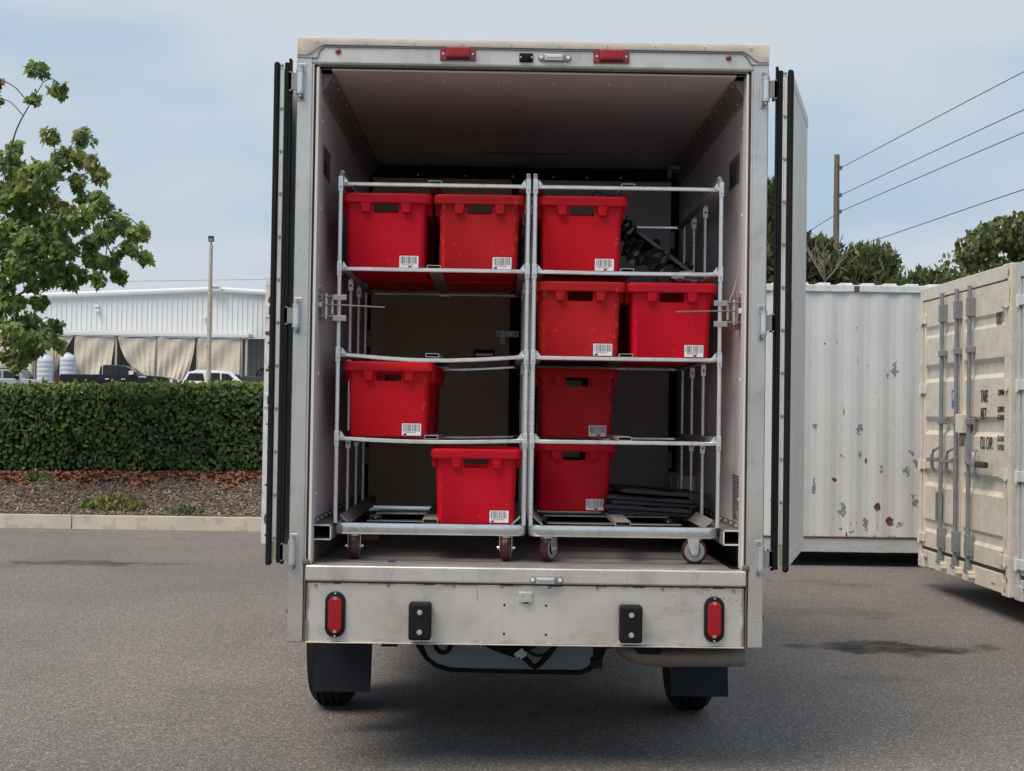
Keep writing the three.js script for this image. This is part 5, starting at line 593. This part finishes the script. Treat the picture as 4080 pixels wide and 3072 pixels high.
{
  const r = rngOf(404), dk = [[0.075, 0.11, 0.034], [0.21, 0.22, 0.06]];
  const cone = (h, rad, n, pw = 0.45, y0 = 1.6) => { const o = []; for (let i = 0; i < n; i++) { const t = Math.pow(r(), 0.6), y = y0 + (h - y0) * t, R = rad * Math.pow(1 - t * 0.97, pw) * (0.3 + 0.75 * r()), a = r() * 6.28; o.push([R * Math.cos(a), y, R * Math.sin(a), 0.13 + 0.17 * r()]); } return o; };
  tree('cedar_tree', 'narrow dark cedar right behind the truck corner post', 4.02, 0, -22, cone(5.0, 0.5, 90, 0.6), spray, 0.16, 900, dk, tk([[0, 0, 0], [0.05, 2.4, 0], [0, 4.9, 0]], 0.09, 0.01), 11, 'cedars behind the white container');
  tree('cedar_tree', 'bushy cedar above the white container, left of the wooden pole', 4.72, 0, -22.4, cone(4.2, 0.9, 150), spray, 0.17, 800, dk, tk([[0, 0, 0], [0.05, 2, 0], [0, 4.0, 0]], 0.09, 0.01), 12, 'cedars behind the white container');
  tree('cedar_tree', 'low bushy cedar above the white container, beside the beige one', 5.6, 0, -22.2, cone(4.0, 1.1, 170), spray, 0.17, 800, dk, tk([[0, 0, 0], [0.05, 1.9, 0], [0, 3.6, 0]], 0.09, 0.01), 13, 'cedars behind the white container');
  tree('cedar_tree', 'small cedar mostly hidden behind the beige container', 6.7, 0, -22.6, cone(3.7, 1.0, 110), spray, 0.17, 800, dk, tk([[0, 0, 0], [0, 1.7, 0], [0, 3.4, 0]], 0.09, 0.01), 14, 'cedars behind the white container');
  const big = []; for (const [x, y, s] of [[-1.7, 4.6, .4], [-1.45, 4.95, .4], [-1.2, 4.4, .5], [-1.05, 5.1, .4], [-0.7, 4.9, .5], [-0.7, 5.25, .32], [-0.3, 5.2, .38], [-0.35, 4.7, .55], [0.1, 5.3, .38], [0.2, 4.9, .5], [0.6, 5.0, .5], [0.6, 5.35, .3], [1.1, 5.1, .5], [-1.6, 4.1, .45], [-1.1, 3.8, .6], [-0.4, 4.1, .6], [0.3, 4.2, .6], [0.9, 4.4, .6], [1.5, 4.8, .5], [1.4, 4.1, .6], [-0.7, 3.3, .6], [0.2, 3.5, .6], [1.0, 3.6, .6]]) for (const z of [-0.7, 0.1, 0.8]) big.push([x + 0.55 + (r() - 0.5) * 0.4, y + (r() - 0.5) * 0.3, z + (r() - 0.5) * 0.5, s * (0.5 + 0.45 * r())]);
  tree('oak_tree', 'broad dense green tree rising above the beige container', 9.75, 0, -27, big, ovalLeaf, 0.11, 900, [[0.08, 0.115, 0.032], [0.21, 0.22, 0.065]], tk([[0, 0, 0], [0.1, 1.6, 0], [-0.1, 3.2, 0], [0.1, 4.8, 0]], 0.16, 0.03), 15);
  const twigs = (y0, len, n) => { const o = [], go = (p, d, l, w, k) => { const e = p.clone().addScaledVector(d, l), m = p.clone().lerp(e, 0.5).add(V((r() - 0.5) * l * 0.25, 0, (r() - 0.5) * l * 0.25)); o.push(tube([[p.x, p.y, p.z], [m.x, m.y, m.z], [e.x, e.y, e.z]], w, 4, 4)); if (k > 0) for (let i = 0; i < 3; i++) go(p.clone().lerp(e, 0.45 + 0.5 * r()), d.clone().add(V((r() - 0.5) * 1.5, (r() - 0.3) * 0.6, (r() - 0.5) * 1.5)).normalize(), l * (0.4 + 0.3 * r()), w * 0.65, k - 1); }; for (let i = 0; i < n; i++) go(V(0, y0, 0), V((r() - 0.5) * 1.3, 1, (r() - 0.5) * 1.3).normalize(), len * (0.6 + 0.5 * r()), 0.011, 2); return o; };
  const bt = S(0.24, 0.2, 0.165, 0.9), D = thing('bare_tree', 'thin leafless twigs sticking up at the right edge', 'tree', 9.85, 0, -26.2); add('trunk', sweepTaper([[0, 0, 0], [0.05, 2.4, 0], [0, 4.9, 0]], 0.06, 0.015), bt, D); add('twig', twigs(4.8, 0.62, 5), bt, D);
  const D2 = thing('bare_tree', 'leafless pale twigs above the white container beside the truck door', 'tree', 4.78, 0, -21.4); add('trunk', sweepTaper([[0, 0, 0], [0.04, 1.8, 0], [0, 3.7, 0]], 0.05, 0.012), bt, D2); add('twig', twigs(3.6, 0.5, 6), bt, D2);
}
// ---------------------------------------------------------------- poles and wires
{
  const P = thing('light_pole', 'tall pale concrete light pole rising behind the hedge', 'light pole', -8.98, 1.2, -45); add('shaft', sweepTaper([[0, -0.3, 0], [0, 2.7, 0], [0, 5.5, 0]], 0.085, 0.056), S(0.52, 0.47, 0.39, 0.9, 0, { map: grainy }), P); add('bracket', [cyl(0.02, 0.16, 'y', 0, 5.55, 0, 8)], MT.black, P); add('floodlight', [box(-0.085, 0.085, 5.58, 5.76, -0.06, 0.08, 0.02)], S(0.03, 0.03, 0.034, 0.5), P); add('lamp_glass', box(-0.07, 0.07, 5.595, 5.67, 0.078, 0.084), S(0.3, 0.26, 0.22, 0.3), P); add('wall_box', [box(-0.13, -0.075, 2.3, 2.42, -0.02, 0.06, 0.01)], MT.offw, P);
  const U = thing('utility_pole', 'weathered wooden utility pole standing behind the white container', 'utility pole', 10.38, 0.8, -45); add('shaft', sweepTaper([[0, -0.6, 0], [0, 4, 0], [0, 9.0, 0]], 0.13, 0.085), S(0.17, 0.145, 0.12, 0.9, 0, { map: grainy }), U); for (const y of [8.59, 7.74, 7.23, 5.96]) add('insulator', [cyl(0.05, 0.12, 'y', 0.12, y, 0, 10), cyl(0.012, 0.14, 'x', 0.07, y - 0.04, 0, 6)], S(0.2, 0.19, 0.18, 0.4), U);
  const wm = S(0.05, 0.055, 0.06, 0.6); [[9.39, 'highest'], [8.54, 'second highest'], [8.03, 'third highest'], [6.76, 'lowest']].forEach(([y, w]) => { single('power_line', tube([[10.5, y, -45], [11.55, y - 0.04, -32], [12.6, y - 0.12, -20], [13.8, y, -6]], 0.011, 5, 30), wm, w + ' of the four power lines crossing the right sky', 'power line', 'power lines'); });
  single('power_line', tube([[10.5, 8.03, -45], [10.45, 7.95, -50.5], [10.3, 7.8, -62], [9.8, 8.0, -80]], 0.011, 5, 20), wm, 'short stretch of power line beyond the wooden pole', 'power line', 'power lines');
  [[10.12, 10.46, 'upper'], [9.2, 9.54, 'lower']].forEach(([a, b, w]) => single('power_line', tube([[-60, a - 0.6, -98], [-27.8, a, -98], [-15.6, b, -98], [10, b + 0.5, -98]], 0.025, 5, 30), S(0.3, 0.34, 0.37, 0.8), w + ' thin power line above the warehouse roof', 'power line', 'power lines'));
}
// ---------------------------------------------------------------- warehouse with canvas-screened canopy
{
  const W = thing('warehouse', 'long white metal warehouse with canvas curtains under its canopy', 'warehouse', -20, 1.9, -90), q = (n, g, m, p = W) => add(n, move(Array.isArray(g) ? join(g) : g.userData.ready ? g : ready(g), 20, -1.9, 90), m, p);
  const sid = S(0.72, 0.74, 0.755, 0.55), sidD = S(0.45, 0.46, 0.465, 0.7), trim = S(0.74, 0.755, 0.765, 0.5), canvas = S(0.70, 0.63, 0.53, 0.9, 0, { map: grainy }), postM = S(0.52, 0.46, 0.38, 0.85);
  const roofY = (x) => x < -17.6 ? 9.0 - (-17.6 - x) * 0.052 : 9.0 - (x + 17.6) * 0.05;
  { // ribbed siding: raised ribs every 0.3 m under the sloping eave
    q('siding', (() => { const g = new THREE.ExtrudeGeometry(shp([[-50, 6.1], [-6, 6.1], [-6, roofY(-6)], [-17.6, 9.0], [-50, roofY(-50)]]), { depth: 0.1, bevelEnabled: false }); g.translate(0, 0, -90.1); return g; })(), sid);
    for (let i = 0; i < 66; i++) { const x = -31.2 + i * 0.31; q('siding_rib', box(x, x + (i % 3 ? 0.05 : 0.075), 6.1, roofY(x) - 0.06, -90, -89.955), sid); }
    const rp = []; for (let x = -50; x <= -6; x += 1) rp.push([x, roofY(x) + 0.05, -89.9]); q('eave_trim', sweep(rp, 0.4, 0.32, 0.3), trim); q('roof', (() => { const g = new THREE.ExtrudeGeometry(shp([[-50, roofY(-50)], [-17.6, 9.0], [-6, roofY(-6)], [-6, roofY(-6) + 0.15], [-17.6, 9.16], [-50, roofY(-50) + 0.15]]), { depth: 18, bevelEnabled: false }); g.translate(0, 0, -108); return g; })(), trim);
  }
  q('inner_wall', [box(-50, -6, 1.8, 6.2, -93.1, -93)], sidD); for (let i = 0; i < 60; i++) q('inner_wall_rib', box(-31 + i * 0.31, -30.95 + i * 0.31, 1.8, 6.1, -93, -92.95), sidD);
  const can = q('canopy', [box(-50, -15.15, 6.08, 6.16, -90, -87.7), box(-50, -15.1, 5.98, 6.2, -87.75, -87.55, 0.03)], trim); for (let i = 0; i < 54; i++) q('canopy_rib', box(-31.2 + i * 0.3, -31.09 + i * 0.3, 6.19, 6.26, -89.9, -87.6), trim, can);
  const px = [-32.65, -30.24, -27.98, -25.55, -23.10, -20.65, -18.20, -15.58]; px.forEach((x) => q('canopy_post', box(x - 0.06, x + 0.06, 1.8, 5.99, -87.86, -87.72), postM)); q('canopy_post', box(-15.33, -15.21, 1.8, 5.99, -87.86, -87.72), postM);
  // curtains: left and right edge at height v (0 top, 1 bottom)
  const full = [(v) => 0, (v) => 0], shapes = [full, full, [(v) => 0.42 * Math.sin(Math.min(v / 0.62, 1) * 1.57), (v) => -0.42 * Math.sin(Math.min(v / 0.62, 1) * 1.57)], [(v) => 0, (v) => -0.17 * v], [(v) => 0.03 + 0.5 * v * v + 0.1 * v, (v) => 0], [(v) => 0, (v) => -0.04 - 0.38 * v * v], [(v) => 0, (v) => 0]];
  shapes.forEach(([fl, fr], i) => {
    const a = px[i] + 0.06, b = px[i + 1] - 0.06, w = b - a, N = 40, K = 26, p = [], id = [];
    const len = i === 4 ? 0.86 : i === 5 ? 0.97 : 0.98; for (let j = 0; j <= K; j++) for (let k = 0; k <= N; k++) { const v = j / K, u = k / N, xl = a + w * fl(v), xr = b + w * fr(v), narrow = 1 - (xr - xl) / w; const sag = 0.14 * Math.sin(Math.PI * u) * (1 - v), fold = (0.025 + 0.13 * narrow) * Math.sin(u * 38 + i * 2 + v * 3) * (0.3 + v) + 0.09 * Math.sin(Math.PI * u) * Math.sin(v * 7 + u * 5) * (0.4 + v) + 0.05 * Math.sin((u - 0.5) * 9 * (1.2 - v) + v * 9); p.push(lerp(xl, xr, u), 5.97 - 4.0 * len * v * (i === 4 ? lerp(0.72, 1.04, u) : i === 5 ? lerp(1.02, 0.85, u) : 1) - sag * 0.8, -87.66 + fold); }
    for (let j = 0; j < K; j++) for (let k = 0; k < N; k++) { const o = j * (N + 1) + k; id.push(o, o + N + 1, o + 1, o + 1, o + N + 1, o + N + 2); }
    const g = new THREE.BufferGeometry(); g.setAttribute('position', new THREE.Float32BufferAttribute(p, 3)); g.setIndex(id); g.computeVertexNormals(); q('canvas_curtain', ready(g), canvas);
  });
  q('wall_lamp', [box(-25.05, -24.75, 7.8, 8.0, -89.95, -89.75, 0.04), box(-24.95, -24.7, 7.55, 7.72, -89.9, -89.7, 0.04)], sid); q('wall_lamp', [box(-18.35, -18.15, 7.2, 7.36, -89.95, -89.7, 0.03)], sid);
  { const s = q('roof_sign', box(-17.9, -17.2, 8.95, 9.3, -89.62, -89.5, 0.03), trim); const g = new TextGeometry('ELUTE', { font, size: 0.1, depth: 0.02, curveSegments: 2 }); g.translate(-17.75, 9.08, -89.5); q('sign_text', ready(g), S(0.12, 0.12, 0.13, 0.6), s); }
  const tank = (x, z, rr, top, label) => { const K = thing('water_tank', label, 'tank', x, 1.9, z, 'plastic water tanks'), h = top - 1.9, pr = [[0, h], [rr * 0.3, h - 0.02], [rr * 0.7, h - 0.1], [rr * 0.95, h - 0.28], [rr, h - 0.4]]; for (let y = h - 0.55; y > 0.1; y -= 0.28) pr.push([rr, y + 0.1], [rr * 0.965, y + 0.06], [rr * 0.965, y + 0.02], [rr, y - 0.02]); pr.push([rr, 0]); const g = lathe(pr.reverse(), 28); add('shell', ready(g, 0.7), S(0.56, 0.63, 0.70, 0.5), K); add('lid', [cyl(rr * 0.3, 0.06, 'y', 0, h + 0.02, 0, 16)], S(0.56, 0.63, 0.7, 0.5), K); };
  tank(-27.05, -86.9, 0.50, 4.75, 'pale blue ribbed water tank, the left of two, behind the grey jeep'); tank(-25.72, -86.9, 0.48, 4.85, 'pale blue ribbed water tank, the right of two, behind the pickup bed');
}
// ---------------------------------------------------------------- parked vehicles beyond the hedge (front towards +x)
function vehicle(name, label, cat, x, z, ox, bodyPts, cabPts, wins, paint, extra, wheels) {
  const K = thing(name, label, cat, x, 1.9, z, 'vehicles parked by the warehouse'), wd = 1.9, b = ext(shp(bodyPts), wd, 0.06); b.translate(0, 0, -wd / 2); add('body', ready(b, 0.5), paint, K); const c = ext(shp(cabPts), wd - 0.2, 0.09); c.translate(0, 0, -(wd - 0.2) / 2); add('cabin', ready(c, 0.5), paint, K);
  const gl = new THREE.MeshPhysicalMaterial({ color: rgb(0.012, 0.014, 0.017), roughness: 0.08 }); wins.forEach((w) => { for (const s of [1, -1]) { const g = ext(shp(w), 0.012); g.translate(0, 0, s > 0 ? (wd - 0.2) / 2 - 0.002 : -(wd - 0.2) / 2 - 0.010); add('side_window', ready(g), gl, K); } });
  for (const wx of wheels) for (const s of [1, -1]) { const t = add('wheel', [cyl(0.38, 0.24, 'z', wx, 0.38, s * 0.84, 24)], MT.tyre, K); add('rim', [cyl(0.24, 0.02, 'z', wx, 0.38, s * 0.965, 18)], MT.zinc, t); }
  extra(K, gl, wd); return K;
}
const carBlack = new THREE.MeshPhysicalMaterial({ color: rgb(0.006, 0.007, 0.01), roughness: 0.3, specularIntensity: 0.5, clearcoat: 0.15 }), carWhite = new THREE.MeshPhysicalMaterial({ color: rgb(0.75, 0.77, 0.78), roughness: 0.3, clearcoat: 0.6 }), carSilver = new THREE.MeshPhysicalMaterial({ color: rgb(0.36, 0.38, 0.40), roughness: 0.35, metalness: 0.5, clearcoat: 0.5 }), carDark = S(0.03, 0.034, 0.04, 0.5);
vehicle('pickup_truck', 'black crew-cab pickup parked beyond the hedge', 'pickup', -20.15, -77.5, 0, [[-2.95, 0.55], [2.95, 0.5], [2.98, 0.95], [2.85, 1.3], [2.4, 1.42], [1.35, 1.48], [0.9, 1.5], [-2.9, 1.47], [-2.98, 1.1]], [[-0.92, 1.42], [1.15, 1.42], [0.5, 1.92], [0.2, 1.99], [-0.6, 2.0], [-0.86, 1.9]], [[[-0.68, 1.5], [0.1, 1.5], [0.1, 1.88], [-0.5, 1.9], [-0.64, 1.85]], [[0.17, 1.5], [0.8, 1.5], [0.42, 1.84], [0.17, 1.88]]], carBlack, (K, gl, wd) => { for (const s of [1, -1]) { add('tail_light', box(-2.99, -2.9, 1.0, 1.42, s * 0.92 - 0.05, s * 0.92 + 0.05, 0.02), MT.lens, K); add('headlight', box(2.7, 2.97, 1.05, 1.28, s * 0.85 - 0.1, s * 0.85 + 0.1, 0.03), MT.offw, K); add('mirror', box(0.72, 0.95, 1.48, 1.68, s * 1.02 - 0.1, s * 1.02 + 0.1, 0.03), MT.white, K); for (const x of [-0.55, 0.3]) add('door_handle', box(x, x + 0.2, 1.22, 1.27, s * 0.955 - 0.01, s * 0.955 + 0.01, 0.005), MT.chrome, K); add('chrome_strip', [box(-0.72, 0.8, 1.465, 1.485, s * 0.855 - 0.01, s * 0.855 + 0.01), box(-0.74, -0.70, 1.47, 1.92, s * 0.855 - 0.01, s * 0.855 + 0.01)], MT.chrome, K); } const w = box(-0.03, 0.03, 0, 0.62, -0.75, 0.75, 0.01); w.rotateZ(0.92); w.translate(1.12, 1.47, 0); add('windscreen', w, gl, K); add('badge', box(1.2, 1.6, 1.35, 1.42, 0.955, 0.962), MT.chrome, K); }, [-1.9, 1.95]);
vehicle('white_car', 'white sport utility car parked beyond the hedge by the light pole', 'car', -14.75, -77.5, 0, [[-2.1, 0.5], [2.3, 0.45], [2.35, 0.9], [2.1, 1.08], [1.2, 1.18], [-2.0, 1.22], [-2.15, 0.9]], [[-1.95, 1.15], [1.3, 1.12], [0.65, 1.68], [0.2, 1.76], [-1.2, 1.78], [-1.65, 1.68]], [[[-1.75, 1.22], [-0.75, 1.22], [-0.85, 1.62], [-1.55, 1.62]], [[-0.6, 1.22], [0.05, 1.22], [0.05, 1.65], [-0.65, 1.65]], [[0.13, 1.22], [0.95, 1.2], [0.5, 1.6], [0.13, 1.64]]], carWhite, (K, gl) => { for (const s of [1, -1]) { add('roof_rail', box(-1.3, 0.3, 1.77, 1.81, s * 0.72 - 0.02, s * 0.72 + 0.02, 0.008), MT.zinc, K); add('mirror', box(0.75, 0.95, 1.2, 1.33, s * 0.98 - 0.1, s * 0.98 + 0.1, 0.03), carWhite, K); } const w = box(-0.02, 0.02, 0, 0.72, -0.72, 0.72, 0.01); w.rotateZ(0.87); w.translate(1.27, 1.14, 0); add('windscreen', w, gl, K); }, [-1.35, 1.5]);
vehicle('jeep', 'silver boxy off-road car parked beyond the hedge at far left', 'car', -25.9, -77.5, 0, [[-2.1, 0.6], [2.1, 0.6], [2.15, 0.95], [1.95, 1.12], [0.95, 1.2], [-2.1, 1.22]], [[-2.05, 1.15], [0.98, 1.15], [0.7, 1.66], [0.55, 1.7], [-1.95, 1.72], [-2.05, 1.6]], [[[-1.8, 1.22], [-1.1, 1.22], [-1.1, 1.6], [-1.75, 1.6]], [[-0.95, 1.22], [-0.3, 1.22], [-0.3, 1.6], [-0.95, 1.6]], [[-0.15, 1.22], [0.55, 1.22], [0.45, 1.6], [-0.15, 1.6]]], carSilver, (K, gl) => { add('hard_top', box(-2.0, 0.62, 1.68, 1.76, -0.86, 0.86, 0.03), S(0.10, 0.10, 0.105, 0.6), K); const w = box(-0.02, 0.02, 0, 0.5, -0.75, 0.75, 0.01); w.rotateZ(0.5); w.translate(0.95, 1.18, 0); add('windscreen', w, gl, K); for (const s of [1, -1]) { add('mirror', box(0.5, 0.68, 1.18, 1.34, s * 1.0 - 0.12, s * 1.0 + 0.12, 0.03), MT.black, K); add('fender', box(1.0, 2.1, 0.82, 0.9, s * 0.95 - 0.12, s * 0.95 + 0.12, 0.03), MT.black, K); } }, [-1.35, 1.4]);
vehicle('dark_car', 'dark vehicle half hidden beside the white container corner', 'car', -12.0, -80, 0, [[-2.0, 0.5], [2.2, 0.5], [2.2, 1.2], [1.2, 1.45], [-1.9, 1.6]], [[-1.2, 1.5], [1.0, 1.42], [0.4, 1.95], [-0.9, 2.0]], [[[-0.8, 1.55], [0.6, 1.5], [0.3, 1.88], [-0.75, 1.9]]], carDark, (K) => { add('roof_bar', tube([[-1.2, 1.55, 0.9], [-1.05, 1.9, 0.9], [-0.6, 2.05, 0.9]], 0.05, 6), MT.black, K); }, [-1.3, 1.4]);
renderer.render(scene, camera);
